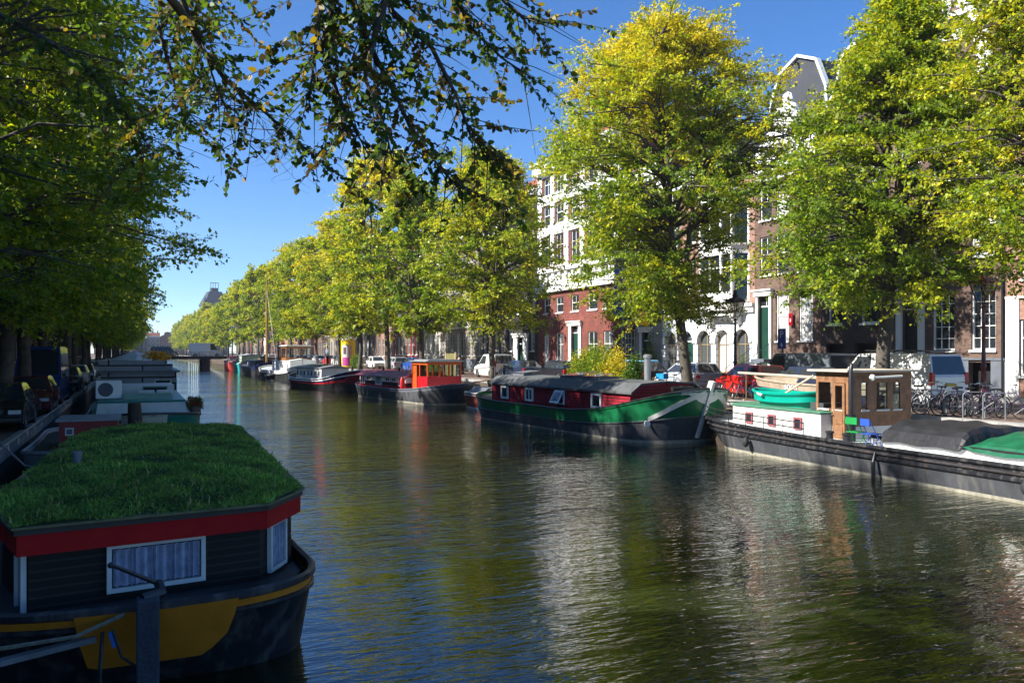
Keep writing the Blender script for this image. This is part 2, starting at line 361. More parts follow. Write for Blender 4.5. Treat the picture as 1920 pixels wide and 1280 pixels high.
def window(parent, x, z, w, h, kind='sash', frame=None, pane=None, rev=.16, detail=True, name='window'):
    frame = frame or W; pane = pane or GLASS
    key = (round(w, 2), round(h, 2), kind, frame.name, pane.name, detail)
    if key not in WINC:
        a = MB(); t = .075 if w > .5 else .05
        a.box(0, t, -.07, .03, 0, h); a.box(w-t, w, -.07, .03, 0, h); a.box(t, w-t, -.07, .03, h-t, h); a.box(t, w-t, -.07, .03, 0, t)
        a.box(-.06, w+.06, -.25, -.072, -.1, -.002)
        if kind == 'sash': a.box(t, w-t, -.045, .02, h*.52, h*.52+.055)
        if kind in ('sash', 'bars'):
            nb = 2 if w < 1.3 else 3
            if kind == 'bars':
                for i in range(1, nb+1-(w < .8)): a.box(w*i/(nb+1-(w < .8))-.015, w*i/(nb+1-(w < .8))+.015, -.03, .012, t, h-t)
                for i in range(1, 5): a.box(t, w-t, -.032, .01, h*i/5-.014, h*i/5+.014)
            else: a.box(w/2-.02, w/2+.02, -.03, .012, h*.52+.056, h-t)
        if kind == 'cross': a.box(w/2-.03, w/2+.03, -.04, .02, t, h-t); a.box(t, w-t, -.042, .022, h*.66, h*.66+.05)
        p = MB(); p.add([(t*.5,0,t*.5),(w-t*.5,0,t*.5),(w-t*.5,0,h-t*.5),(t*.5,0,h-t*.5)], [(0,1,2,3)])
        if not detail:
            p0 = MB(); p0.v = a.v[:]; p0.f = a.f[:]; p0.m = [0]*len(a.f); o = len(p0.v); p0.v += p.v; p0.f += [tuple(i+o for i in f) for f in p.f]; p0.m += [1]*len(p.f)
            WINC[key] = (p0.mesh(name, [frame, pane]), None)
        else: WINC[key] = (a.mesh(name, frame), p.mesh('pane', pane))
    fm, pmsh = WINC[key]
    o = inst(name, fm, parent, (x, rev, z))
    if pmsh: inst('pane', pmsh, o)
    return o
def gable(mb, kind, w, h, m=0, mt=1, hh=3.2):
    """outline of the wall above the eaves: x,z polygon pushed back, with a trim coping"""
    c = w/2; P = None
    if kind == 'bell':
        P = [(c-w*.46, h), (c-w*.44, h+hh*.18), (c-w*.34, h+hh*.32), (c-w*.25, h+hh*.5), (c-w*.21, h+hh*.75), (c-w*.21, h+hh*.82)]
        P += [(c+(-.21+.42*i/8)*w, h+hh*(.82+.18*math.sin(math.pi*i/8))) for i in range(1, 8)]
        P += [(2*c-x, z) for x, z in reversed(P[:6])]
    elif kind == 'neck':
        P = [(c-w*.45, h), (c-w*.42, h+hh*.12), (c-w*.26, h+hh*.22), (c-w*.22, h+hh*.55), (c-w*.21, h+hh*.85), (c, h+hh), (c+w*.21, h+hh*.85), (c+w*.22, h+hh*.55), (c+w*.26, h+hh*.22), (c+w*.42, h+hh*.12), (c+w*.45, h)]
    elif kind == 'step':
        P = []; n = 5
        for i in range(n): P += [(w*.04+i*w*.08, h+hh*i/n), (w*.04+i*w*.08, h+hh*(i+1)/n)]
        P += [(w-x, z) for x, z in reversed(P)]
    elif kind == 'spout':
        P = [(w*.05, h), (c-w*.1, h+hh*.86), (c-w*.1, h+hh), (c+w*.1, h+hh), (c+w*.1, h+hh*.86), (w*.95, h)]
    if P:
        mb.prism(P, 0, .35, m)
        for (x0, z0), (x1, z1) in zip(P[:-1], P[1:]): mb.bar((x0, .16, z0+.03), (x1, .16, z1+.03), .5, .14, mt)
    return P
def cornice(mb, w, h, m=1, d=.45, t=.55):
    mb.box(-.02, w+.02, -.12, .1, h-t-.35, h-t, m); mb.box(-.04, w+.04, -d*.7, .1, h-t+.002, h-.18, m); mb.box(-.08, w+.08, -d, .12, h-.178, h, m)
    n = int(w/.9)
    for i in range(n+1): mb.box(w*i/n-.07 if i else 0, w*i/n+.07 if i < n else w, -d*.62, -.123, h-t-.2, h-t-.004, m)
def house(cfg, side=1):
    y0, y1 = cfg['y']; w = y1-y0-.02; h = cfg['h']; base = QR+.12 if side > 0 else QL+.12; X = cfg.get('x', 34.5 if side > 0 else -14.5)
    if side > 0: t = thing('canal_house', cfg['label'], 'house', (X, y1-.01, base), -math.pi/2, cfg.get('group'))
    else: t = thing('canal_house', cfg['label'], 'house', (X, y0+.01, base), math.pi/2, cfg.get('group'))
    wall = cfg['wall']; trim = cfg.get('trim', W); holes = list(cfg.get('holes', [])); wins = []; det = cfg.get('detail', True)
    for fl in cfg.get('floors', []):           # z0, z1, bays(list of (x0,x1) or int), kind, pane, frame
        z0, z1, bays = fl[0], fl[1], fl[2]; k = fl[3] if len(fl) > 3 else 'sash'; pn = fl[4] if len(fl) > 4 else GLASS; fr = fl[5] if len(fl) > 5 else trim
        if isinstance(bays, int):
            ww = cfg.get('ww', w/bays*.52); bays = [((i+.5)*w/bays-ww/2, (i+.5)*w/bays+ww/2) for i in range(bays)]
        for a, b in bays:
            holes.append((a, b, z0, z1)); wins.append((a, z0, b-a, z1-z0, k, pn, fr))
    if cfg.get('door'):
        for dx, dw, dz, dh in cfg['door']: holes.append((dx, dx+dw, dz, dz+dh))
    mb = MB(); wall_holes(mb, w, h, holes, .24)
    mb.add([(0,.0,0),(0,9,0),(0,9,h),(0,0,h),(w,0,0),(w,9,0),(w,9,h),(w,0,h)], [(0,3,2,1),(4,5,6,7),(1,2,6,5)], 0)
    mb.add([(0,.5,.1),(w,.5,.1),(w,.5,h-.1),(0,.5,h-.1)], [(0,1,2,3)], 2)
    g = cfg.get('gable', 'flat'); hh = cfg.get('hh', 3.2)
    if cfg.get('plinth'):
        pz, pmx = cfg['plinth']; 
        ho = [q for q in holes if q[2] < pz]
        xs = [0]+sorted(a for q in ho for a in q[:2])+[w]
        segs = []; cur = 0
        for q in sorted(ho): segs.append((cur, q[0])); cur = q[1]
        segs.append((cur, w))
        for a, b in segs:
            if b-a > .05: mb.box(a, b, -.06, -.003, 0, pz, 3)
        mb.box(0, w, -.1, -.002, pz+.002, pz+.1, 3)
    if g != 'flat': gable(mb, g, w, h, 0, 1, hh)
    for z in cfg.get('bands', []): mb.box(.001, w-.001, -.07, -.002, z, z+.2, 1)
    if cfg.get('lintels', False):
        for a, z0, ww_, hh_, *_ in wins: mb.box(a-.08, a+ww_+.08, -.05, -.002, z0+hh_+.02, z0+hh_+.26, 1)
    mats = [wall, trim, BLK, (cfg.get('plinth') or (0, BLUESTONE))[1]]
    mb.build('wall', mats, t)
    if g == 'flat' and cfg.get('cornice', True):
        cm = MB(); cornice(cm, w, h+.004, 0, cfg.get('cd', .5), cfg.get('ct', .6)); cm.build('cornice', trim, t)
    rf = MB(); rm = cfg.get('roof', ROOFTILE)
    if g == 'flat':
        rf.add([(0,.1,h),(w,.1,h),(w,9,h),(0,9,h),(0,2.6,h+2.2),(w,2.6,h+2.2),(w,7,h+2.2),(0,7,h+2.2)], [(0,1,5,4),(4,5,6,7),(6,2,3,7),(0,4,7,3),(1,2,6,5)])
    else:
        rf.add([(.1,.3,h),(w-.1,.3,h),(w/2,.3,h+hh*.8),(.1,9,h),(w-.1,9,h),(w/2,9,h+hh*.8)], [(0,1,2),(3,5,4),(0,2,5,3),(1,4,5,2)])
    ro = rf.build('roof', rm, t)
    if cfg.get('chimney', True):
        cx = w*cfg.get('chx', .82); c = MB(); c.box(cx-.35, cx+.35, 2.4, 3.2, h+.4, h+3.4, 0); c.box(cx-.42, cx+.42, 2.33, 3.27, h+3.402, h+3.55, 1)
        for q in (-.18, .18): c.lathe([(.09, 0), (.08, .45)], 8, (cx+q, 2.8, h+3.55), 0)
        c.build('chimney', [BRICKR, STONE], ro)
    for a, z0, ww_, wh, k, pn, fr in wins:
        if pn == 'mix': pn = [GLASS, CURT, GLASS2, GLASS][(int(a*7)+int(z0*3)) % 4]
        window(t, a, z0, ww_, wh, k, fr, pn, .16, det)
    for dx, dw, dz, dh in cfg.get('door', []):
        dm = cfg.get('doormat', DGREEN); fan = .55 if dh > 2.5 else 0
        d = MB(); d.box(0, dw, .0, .06, 0, dh-fan-.06); 
        for q in (.12, .55): d.box(dw*.15, dw*.85, -.02, -.002, (dh-fan)*q, (dh-fan)*(q+.33))
        do = d.build('door', dm, t, loc=(dx, .16, dz))
        if det:
            hd = MB(); hd.sphere((dw*.88, -.05, 1.05), .04); hd.build('handle', CHROME, do)
        if fan:
            f = MB(); f.box(0, dw, -.02, .05, dh-fan-.05, dh-fan+.03, 0); f.box(0, dw, .01, .03, dh-fan+.03, dh, 1); f.box(dw/2-.02, dw/2+.02, -.01, .009, dh-fan+.03, dh, 0)
            f.build('fanlight', [trim, GLASS], t, loc=(dx, .16, dz))
        if cfg.get('portal', True) and det:
            p = MB(); pw = cfg.get('pw', .22)
            for a in (dx-pw-.02, dx+dw+.02): p.box(a, a+pw, -.14, -.003, dz-.0, dz+dh+.05)
            p.box(dx-pw-.1, dx+dw+pw+.1, -.24, -.003, dz+dh+.052, dz+dh+.35); p.box(dx-pw-.2, dx+dw+pw+.2, -.34, -.003, dz+dh+.352, dz+dh+.45)
            p.build('door_surround', trim, t)
        if dz > .25:
            st = MB(); n = max(2, int(dz/.18))
            for i in range(n): st.box(dx-.1, dx+dw+.1, -.3-(n-i)*.27, -.07, dz*i/n, dz*(i+1)/n-.003)
            so_ = st.build('steps', BLUESTONE, t)
            for a in (dx-.07, dx+dw+.07):
                rl = MB()
                rl.tube([(a, -.15, dz), (a, -.15, dz+.9), (a, -.3-n*.27, .95), (a, -.3-n*.27, 0)], .018, 6)
                rl.build('handrail', BLK, so_)
    return t, w, h
BRICKB = brick('brown_brick', (.13, .075, .055), (.15, .12, .1)); BRICKD = brick('dark_brown_brick', (.07, .045, .04), (.1, .08, .07))
BRICKR = brick('red_brick', (.27, .075, .05), (.2, .12, .09)); BRICKK = brick('black_brick', (.028, .024, .024), (.05, .045, .04))
BRICKO = brick('pinkish_brick', (.3, .15, .11), (.28, .2, .16)); SAND = brick('grey_sandstone', (.3, .26, .21), (.2, .17, .14), .1, bw=.9, bh=.4)
STUCW = brick('pale_blue_white_stucco', (.66, .69, .74), (.42, .44, .48), .03, bw=30, bh=.42, rough=.6)
STUCC = pm('cream_stucco', (.62, .58, .5), .7, .08, 1.5); STUCR = pm('oxblood_render', (.2, .03, .03), .6, .15, 2)
# ------------------------------------------------------------------ the right bank row, near to far (local x runs far -> near)
def right_houses():
    # 0 white ground floor, right edge of the photo
    house(dict(y=(17.6, 25.2), h=14.2, wall=BRICKO, label='pinkish brick house with white ground floor at the right edge of the photo', gable='neck', hh=4,
        floors=[(.9,3.3,[(.6,1.9),(2.3,3.6),(5.2,6.6)],'cross','mix'),(5.0,7.3,3,'sash','mix'),(8.2,10.3,3,'sash'),(11.2,12.8,3,'sash')], door=[(4.0,.95,.3,2.7)], plinth=(4.2, W), ww=1.15))
    # 1 brown house with round white gable
    t, w, h = house(dict(y=(25.2, 31.4), h=15.2, wall=BRICKB, label='brown brick house with blue-grey basement and round white gable top', gable='none', hh=3.4, doormat=BLK,
        floors=[(2.0,4.7,[(2.45,3.65),(4.5,5.7)],'bars',GLASS),(6.2,8.9,[(.6,1.8),(2.45,3.65),(4.5,5.7)],'sash','mix'),(9.9,12.1,[(.6,1.8),(2.45,3.65),(4.5,5.7)],'sash'),(13.0,14.6,[(2.3,3.9)],'cross')],
        holes=[(4.4,5.5,0,1.45)], door=[(.75,.95,.95,3.6)], plinth=(1.55, BLUESTONE), pw=.3, roof=SLATE))
    g = MB(); c = w/2
    P = [(c-1.9, h), (c-1.85, h+1.5), (c-1.45, h+1.7), (c-1.4, h+2.3)]+[(c+1.3*math.cos(math.pi*(1-i/12)), h+2.4+1.35*math.sin(math.pi*i/12)) for i in range(0, 13)]+[(c+1.4, h+2.3), (c+1.45, h+1.7), (c+1.85, h+1.5), (c+1.9, h)]
    g.prism(P, 0, .5, 0)
    for i in range(12):
        a0, a1 = math.pi*i/12, math.pi*(i+1)/12
        g.bar((c+1.32*math.cos(a0), .15, h+2.4+1.4*math.sin(a0)), (c+1.32*math.cos(a1), .15, h+2.4+1.4*math.sin(a1)), .8, .22, 1)
    for q in (-1, 1):
        g.box(c+q*1.9-.25, c+q*1.9+.25, -.15, .6, h-1.5, h+1.5, 1); g.box(c+q*1.9-.34, c+q*1.9+.34, -.25, .7, h+1.503, h+1.75, 1)
        g.box(c+q*1.55-.22, c+q*1.55+.22, -.12, .58, h+1.76, h+2.4, 1)
        for k in range(5): g.sphere((c+q*(2.35-.06*k), 0, h-1.2+.5*k), .28-.03*k, .14, .3, 8, 1)
    for i in range(7): a = math.pi*(i+.5)/7; g.sphere((c+.85*math.cos(a), -.02, h+2.45+.85*math.sin(a)), .2, .12, .2, 8, 1)
    g.sphere((c, -.05, h+2.75), .42, .2, .5, 10, 1); g.box(c-1.3, c+1.3, -.2, -.004, h+2.05, h+2.3, 1)
    for q in (-.8, 0, .8): g.sphere((c+q, -.05, h+1.2), .4, .14, .35, 8, 1)
    g.build('gable', [BRICKB, W], t)
    lm = MB(); lm.tube([(1.95,0,4.1),(1.95,-.45,4.0),(1.95,-.5,4.25)], .025, 6); lm.lathe([(.1,0),(.2,.4),(.24,.42),(.05,.62),(.02,.72)], 6, (1.95,-.5,4.2)); lm.build('wall_lantern', BLK, t)
    dp = MB(); dp.tube([(w-.1,-.1,0),(w-.1,-.1,h)], .05, 6); dp.build('drainpipe', BLK, t)
    # 2 dark brick with wide dark openings
    house(dict(y=(31.4, 36.1), h=14.4, wall=BRICKD, label='dark brick house with wide dark garage openings and pale lintels', gable='bell', hh=3.6, roof=SLATE,
        floors=[(3.4,5.2,[(.5,1.5),(2.8,4.2)],'sash'),(6.3,8.6,3,'sash','mix'),(9.6,11.6,3,'sash'),(12.4,13.8,[(1.7,3.0)],'cross')],
        holes=[(.35,1.75,0,2.35),(2.35,4.35,0,2.35)], portal=False))
    # 3 brown brick house, green door, white curtains
    t, w, h = house(dict(y=(36.1, 41.6), h=12.6, wall=BRICKB, label='brown brick house with tall green front door, white curtains and ornate white gable', gable='none', roof=SLATE,
        floors=[(2.55,5.3,[(1.85,2.95),(3.75,4.85)],'sash',CURT),(.35,1.45,[(1.9,2.9),(3.8,4.8)],'cross',CURT),(6.5,8.8,[(.45,1.5),(1.85,2.95),(3.75,4.85)],'sash'),(9.8,11.9,[(.45,1.5),(1.85,2.95),(3.75,4.85)],'sash','mix')],
        door=[(.4,.95,1.5,3.7)], pw=.2, chimney=False, bands=[12.1]))
    g = MB(); c = w/2; hz = h
    P = [(c-2.4,hz),(c-2.3,hz+.9),(c-1.5,hz+1.1),(c-1.2,hz+2.),(c-.7,hz+2.9),(c-.45,hz+3.6),(c,hz+3.9)]; P += [(2*c-x, z) for x, z in reversed(P[:-1])]
    g.prism(P, 0, .45)
    for q in (-1, 1):
        g.box(c+q*2.2-.25, c+q*2.2+.25, -.2, .5, hz-.2, hz+1.3); g.sphere((c+q*2.2, .1, hz+1.55), .25)
        for k in range(5): g.sphere((c+q*(1.9-.33*k), -.05, hz+1.1+.55*k), .3, .22, .32, 8)
        g.torus((c+q*1.0, -.08, hz+1.0), .35, .09, 'y', 14, 6)
    g.sphere((c, -.1, hz+1.6), .55, .3, .7, 10); g.sphere((c, .1, hz+3.9), .4, .3, .5, 8); g.box(c-2.5, c+2.5, -.3, .5, hz-.003, hz+.25)
    for k in range(6): a = math.pi*k/5; g.sphere((c+.8*math.cos(a), -.12, hz+1.5+.8*math.sin(a)), .2, .14, .2, 8)
    g.build('gable', W, t)
    g = MB(); c = w/2-2.3; h = 14.1
    g.prism([(c-2.8,h-1.5),(c-2.4,h+3.6),(c-1.6,h+5.4),(c,h+6.1),(c+1.6,h+5.4),(c+2.4,h+3.6),(c+2.8,h-1.5)], 3., 9., 0)
    for a, b in (((-2.8,-1.5),(-2.4,3.6)),((-2.4,3.6),(-1.6,5.4)),((-1.6,5.4),(0,6.1)),((0,6.1),(1.6,5.4)),((1.6,5.4),(2.4,3.6)),((2.4,3.6),(2.8,-1.5))):
        g.bar((c+a[0], 3., h+a[1]), (c+b[0], 3., h+b[1]), .34, .17, 1)
    g.bar((c,2.6,h+5.6),(c,3.4,h+5.6),.12,.12,2)
    g.build('rear_gable', [pm('grey_cement_gable', (.045,.048,.055), .85, .15, 1.2), W, BLK], t)
    # 4 pale arcade house
    y0, y1 = 41.6, 51.6; t = thing('canal_house', 'pale blue-white arcade house with white bay window', 'house', (34.5, y1-.01, QR+.12), -math.pi/2); w = y1-y0-.02; h = 14.
    bays = [.35, 2.25, 4.2, 6.15, 8.05]; bw = 1.45; spring, rad = 2.6, bw/2
    holes = [(b, b+bw, .55 if i not in (1,) else .05, spring+rad) for i, b in enumerate(bays)]
    ups = [(1.1,2.1,5.9,8.2),(3.0,4.0,5.9,8.2)]+[(a,a+1.05,9.3,11.4) for a in (1.1,3.0)]+[(a,a+1.0,12.1,13.2) for a in (1.1,3.,5.6,7.6)]+[(5.4,9.3,5.4,11.6)]
    mb = MB(); wall_holes(mb, w, 4.7, holes, .4); 
    for b, q in zip(bays, holes):
        n = 10; c = b+rad
        for sgn in (-1, 1):
            pts = [(c+sgn*rad, spring+rad), ]+[(c+sgn*rad*math.cos(i*math.pi/2/n), spring+rad*math.sin(i*math.pi/2/n)) for i in range(n+1)]
            mb.prism(pts, -.001, .39, 0)
        for i in range(12):
            a0, a1 = math.pi*i/12, math.pi*(i+1)/12; rr = rad+.1
            mb.bar((c+rr*math.cos(a0), -.04, spring+rr*math.sin(a0)), (c+rr*math.cos(a1), -.04, spring+rr*math.sin(a1)), .08, .18, 1)
        for a in (b-.22, b+bw): mb.box(a, a+.22, -.1, -.003, spring-.12, spring+.04, 1)
    mb2 = MB(); mb2.M = Matrix.Translation((0,0,4.7)); wall_holes(mb2, w, h-4.7, [(a,b,c-4.7,d-4.7) for a,b,c,d in ups], .24, 2, 2)
    mb.v += mb2.v; off = len(mb.v)-len(mb2.v); mb.f += [tuple(i+off for i in f) for f in mb2.f]; mb.m += mb2.m
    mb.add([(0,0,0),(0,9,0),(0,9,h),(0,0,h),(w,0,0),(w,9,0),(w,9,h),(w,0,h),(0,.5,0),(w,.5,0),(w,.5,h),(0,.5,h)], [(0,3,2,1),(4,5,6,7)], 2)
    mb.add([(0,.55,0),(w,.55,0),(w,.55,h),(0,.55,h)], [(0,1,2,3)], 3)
    mb.box(0, w, -.14, -.004, 4.35, 4.7, 1); mb.box(0, w, -.26, -.003, 4.703, 4.9, 1)
    ho = sorted(holes); segs = [(0, ho[0][0]-.02)]+[(ho[i][1]+.02, ho[i+1][0]-.02) for i in range(4)]+[(ho[4][1]+.02, w)]
    for a, b in segs: mb.box(a, b, -.09, -.0035, 0, .75, 4)
    mb.build('wall', [STUCW, W, BRICKO, BLK, STONE], t)
    for i, (b, q) in enumerate(zip(bays, holes)):
        if i == 1:
            d = MB(); d.box(0, 1.0, 0, .06, 0, 2.45); [d.box(.15, .85, -.02, -.002, z, z+.9) for z in (.2, 1.3)]
            do = d.build('door', DGREEN, t, loc=(b+.22, .33, .07)); hd = MB(); hd.sphere((.88,-.05,1.1), .04); hd.build('handle', CHROME, do)
            f = MB(); f.box(0, bw, .02, .05, 2.5, spring+rad-.01, 0); f.box(0, bw, -.01, .019, 2.5, 2.6, 1); f.box(0, .2, -.01, .03, 0, 2.498, 1); f.box(bw-.22, bw, -.01, .03, 0, 2.498, 1); f.build('fanlight', [GLASS2, W], t, loc=(b, .33, .07))
        else: window(t, b, .57, bw, spring+rad-.6, 'cross', pm('tan_window_frame', (.3,.22,.12), .5), CURT if i % 2 else GLASS2, .3)
    for a, b, c, d in ups[:-1]: window(t, a, c, b-a, d-c, 'sash', None, GLASS, .16)
    bay = MB(); x0, x1 = 5.3, 9.4; dep = .95
    pl = [(x0,0),(x0+.45,-dep),(x1-.45,-dep),(x1,0)]
    def ringb(z0, z1, g=0., m=0): bay.prismz([(x0-g,.1),(x0+.45-g*.6,-dep-g),(x1-.45+g*.6,-dep-g),(x1+g,.1)], z0, z1, m)
    ringb(4.2, 4.5, -.25); ringb(4.502, 5.0, .0); ringb(5.002, 5.15, .14); ringb(8.0, 8.5, .05); ringb(8.502, 8.62, .16); ringb(11.4, 11.8, .04); ringb(11.802, 12.0, .2)
    ringb(5.152, 7.998, -.13, 1); ringb(8.622, 11.398, -.13, 1)
    for z0, z1 in ((5.15, 8.0), (8.62, 11.4)):
        for x, y in [pl[0], pl[1], pl[2], pl[3]]+[(x0+.45+(x1-x0-.9)*k/3, -dep) for k in (1, 2)]: bay.box(x-.09, x+.09, y-.02, y+.16, z0+.001, z1-.001, 0)
        bay.box(x0+.45, x1-.45, -dep-.01, -dep+.12, z0+(z1-z0)*.7, z0+(z1-z0)*.7+.1, 0)
        bay.box(x0+.45, x1-.45, -dep-.03, -dep+.1, z0+.002, z0+.5, 0)
    bay.build('bay_window', [W, GLASS], t)
    for q in (5.9, 8.6):
        br = MB()
        for k in range(4): br.box(q-.15, q+.15, -.3-.13*k, -.005, 3.6+.15*k, 3.6+.15*k+.148)
        br.build('bracket', W, t)
    cm = MB(); cornice(cm, w, h+.004, 0); cm.build('cornice', W, t)
    rf = MB(); rf.add([(.1,.4,h),(w-.1,.4,h),(w-.1,9,h),(.1,9,h),(.1,4.6,h+3.4),(w-.1,4.6,h+3.4)], [(0,1,5,4),(2,3,4,5),(0,4,3),(1,2,5)]); rf.build('roof', SLATE, t)
    # 5 white shop front with hanging banners
    t, w, h = house(dict(y=(51.6, 57.2), h=15.4, wall=BRICKD, label='dark brick house with glazed shop front and hanging yellow and blue banners', gable='flat', trim=W,
        floors=[(.3,3.6,[(.3,2.1)],'bars',GLASS2),(5.,7.4,3,'sash'),(8.4,10.6,3,'sash','mix'),(11.6,13.4,3,'sash')], door=[(3.0,1.1,.3,3.0)], plinth=(3.9, GREY), ww=1.0))
    YEL = pm('yellow_banner_cloth', (.75,.5,.01), .7, .05, 1); BLU = pm('blue_banner_cloth', (.01,.07,.45), .7, .05, 1); REDS = pm('red_sign_face', (.5,.02,.03), .5, .05, 2)
    for (bx, z0, z1, m, lab) in ((.3, 4.0, 6.6, YEL, 'long yellow banner hanging furthest left on the shop front'), (1.4, 4.2, 9.6, BLU, 'blue banner hanging between the yellow banners'),
                         (3.2, 4.4, 8.0, YEL, 'yellow banner in the middle behind the elm leaves'), (4.5, 3.6, 6.0, YEL, 'slanting yellow banner nearest the arcade house')):
        b = thing('banner', lab, 'banner', (34.5-.35, 57.19-bx, QR+.12), -math.pi/2, 'banners hanging on the shop front')
        p = MB(); p.tube([(-.05,.3,z1+.05),(-.05,-1.3,z1+.35)], .03, 6); p.build('pole', STEEL, b)
        c = MB(); n = 8; vs = []
        for i in range(n+1):
            z = z1+.1-(z1-z0)*i/n
            for j in range(5): vs.append((.07*math.sin(i*.9+j*1.3)*i/n, -.05-1.1*j/4, z+(.25*j/4 if i == 0 else .22*j/4)))
        fs = [(i*5+j, i*5+j+1, (i+1)*5+j+1, (i+1)*5+j) for i in range(n) for j in range(4)]
        c.add(vs, fs); o = c.build('cloth', m, b, smooth=True); sol = o.modifiers.new('thickness', 'SOLIDIFY'); sol.thickness = .012
    sg = thing('shop_sign', 'small red sign board below the blue banner', 'sign', (34.0, 55.3, 4.9), -math.pi/2)
    p = MB(); p.box(-.5,.5,-.06,0,0,.7,0); p.box(-.35,.35,-.065,-.0601,.25,.32,1); p.box(-.25,.25,-.065,-.0601,.42,.47,1); p.box(-.03,.03,0,.4,.3,.36,2); p.build('board', [REDS, W, BLK], sg)
    # 6 red brick with big white cornice
    t, w, h = house(dict(y=(57.2, 72.2), h=19.2, wall=brick('deep_red_brick', (.19,.045,.035), (.14,.08,.06)), label='wide red brick house with tall white window frames and white cornice above the door', gable='flat', cd=.9, ct=1.0,
        floors=[(.5,3.6,[(1.2,2.6),(3.7,5.1),(9.6,11.2),(12.2,13.8)],'cross','mix'),(5.4,6.8,[(1.2,2.6),(3.7,5.1),(6.6,8.0),(9.6,11.2),(12.2,13.8)],'sash'),(9.6,12.4,[(1.2,2.6),(3.7,5.1),(6.6,8.0),(9.6,11.2),(12.2,13.8)],'cross'),(13.4,15.2,[(1.2,2.6),(3.7,5.1),(6.6,8.0),(9.6,11.2),(12.2,13.8)],'sash'),(16,17.8,[(1.2,2.6),(3.7,5.1),(6.6,8.0),(9.6,11.2),(12.2,13.8)],'cross')],
        door=[(6.8,1.3,.2,3.9)], pw=.45, plinth=(.55, BLUESTONE), ww=1.1))
    p = MB(); p.box(-.02, w+.02, -.35, -.003, 7.3, 9.0); p.box(-.05, w+.05, -.7, -.003, 9.003, 9.3)
    for i in range(12): p.box(i*w/12+.1, i*w/12+.5, -.55, -.352, 8.4, 9.0)
    for z in (12.45, 15.3): p.box(.0, w, -.09, -.0045, z, z+.9)
    for a in (.55, 3.15, 5.85, 8.8, 11.7, 14.45): p.box(a-.4, a+.4, -.12, -.004, 9.303, 18.2)
    p.build('white_band', W, t)
    # 7 black brick with white portal
    house(dict(y=(72.2, 79.9), h=17.2, wall=BRICKK, label='black brick house with broad grey-white pillared portal', gable='flat', roof=ROOFTILE,
        floors=[(2.0,4.2,[(.8,1.7),(6.0,6.9)],'bars','mix'),(5.6,8.2,4,'bars'),(9.3,11.6,4,'sash'),(12.8,14.8,4,'sash')], door=[(3.2,1.3,.25,3.0)], pw=.95, ww=.85, chx=.3))
    # 8.. the middle and far row
    specs = [(86.2,BRICKD,'dark brick house with tall many-paned white windows right of the grey stone fronts','flat',15.2,'bars'),
             (93.0,SAND,'grey sandstone house front, nearer one of the pair behind the bicycles','flat',15.6,'bars'),
             (100.4,SAND,'grey sandstone house front, farther one of the pair behind the bicycles','neck',14.8,'bars'),
             (107.6,STUCC,'cream house left of the grey sandstone fronts','bell',14.0,'bars'),
             (114.4,STUCR,'oxblood red house with pale pilasters between brown neighbours','flat',15.4,'sash'),
             (121.0,BRICKB,'brown brick house just left of the oxblood red house','flat',15.4,'sash')]
    y = 79.9
    for y1, wl, lab, g, h, k in specs:
        house(dict(y=(y, y1), h=h, wall=wl, label=lab, gable=g, floors=[(1.5,4.0,4,k,'mix'),(5.3,7.6,4,k),(8.8,10.9,4,'sash'),(12.,13.5 if h > 14.5 else 13.,4 if g == 'flat' else 2,'sash')],
                   door=[(.35,.0,.0,.0)] if False else [], plinth=(1.0, BLUESTONE), ww=.95, detail=y < 100, bands=[4.6] if wl is SAND else []))
        y = y1
    rnd = random.Random(11); wl = [BRICKD, BRICKB, STUCC, BRICKR, BRICKK, SAND, BRICKO]; i = 0
    while y < 330:
        w = rnd.uniform(6, 8.5); h = rnd.uniform(13.5, 16.5); m = rnd.choice(wl); g = rnd.choice(['flat','neck','bell','flat','step','spout'])
        house(dict(y=(y, y+w), h=h, wall=m, label='%s canal house, %s beyond the oxblood red house on the right bank' % (m.name.replace('_', ' '), ordw(i+1)), gable=g, group='far canal houses on the right bank',
                   floors=[(1.2,3.8,3,'cross','mix'),(5.0,7.4,3,'sash'),(8.6,10.7,3,'sash'),(11.6,12.9,3 if g == 'flat' else 2,'sash')], ww=1.1, detail=False))
        y += w; i += 1
def end_houses():
    rnd = random.Random(8); x = -26.
    for i, m in enumerate((BRICKR, STUCC, BRICKO, BRICKB, SAND, BRICKR, BRICKD)):
        w = rnd.uniform(7.5, 10); t, _, _ = house(dict(y=(0, w), h=rnd.uniform(11, 15), wall=m, label='%s closing the far end of the canal, %s from the left' % (m.name.replace('_', ' ')+' house', ordw(i)), gable=rnd.choice(['flat','neck','bell']), group='houses closing the far end of the canal',
                   floors=[(1.2,3.8,3,'cross','mix'),(5.0,7.4,3,'sash'),(8.6,10.7,3,'sash')], ww=1.3, detail=False))
        t.location = (x, 640, QR); t.rotation_euler[2] = 0; x += w
def left_houses():
    rnd = random.Random(4); wl = [BRICKD, BRICKB, BRICKK, BRICKR, SAND]; y = -16.; i = 0
    while y < 300:
        w = rnd.uniform(6.5, 9); h = rnd.uniform(13.5, 16.5); m = rnd.choice(wl); g = rnd.choice(['flat','neck','bell','flat'])
        vis = y > 45
        house(dict(y=(y, y+w), h=h, wall=m, label='%s house in shade on the left bank, %s counting away from the viewer' % (m.name.replace('_', ' '), ordw(i)), gable=g, group='canal houses on the left bank',
                   floors=[(1.0,3.6,3,'bars','mix'),(4.8,7.2,3,'bars'),(8.4,10.5,3,'sash')] if vis else [(1.2,3.6,3,'sash')], ww=1.2, detail=False), -1)
        y += w; i += 1
right_houses(); left_houses(); end_houses()
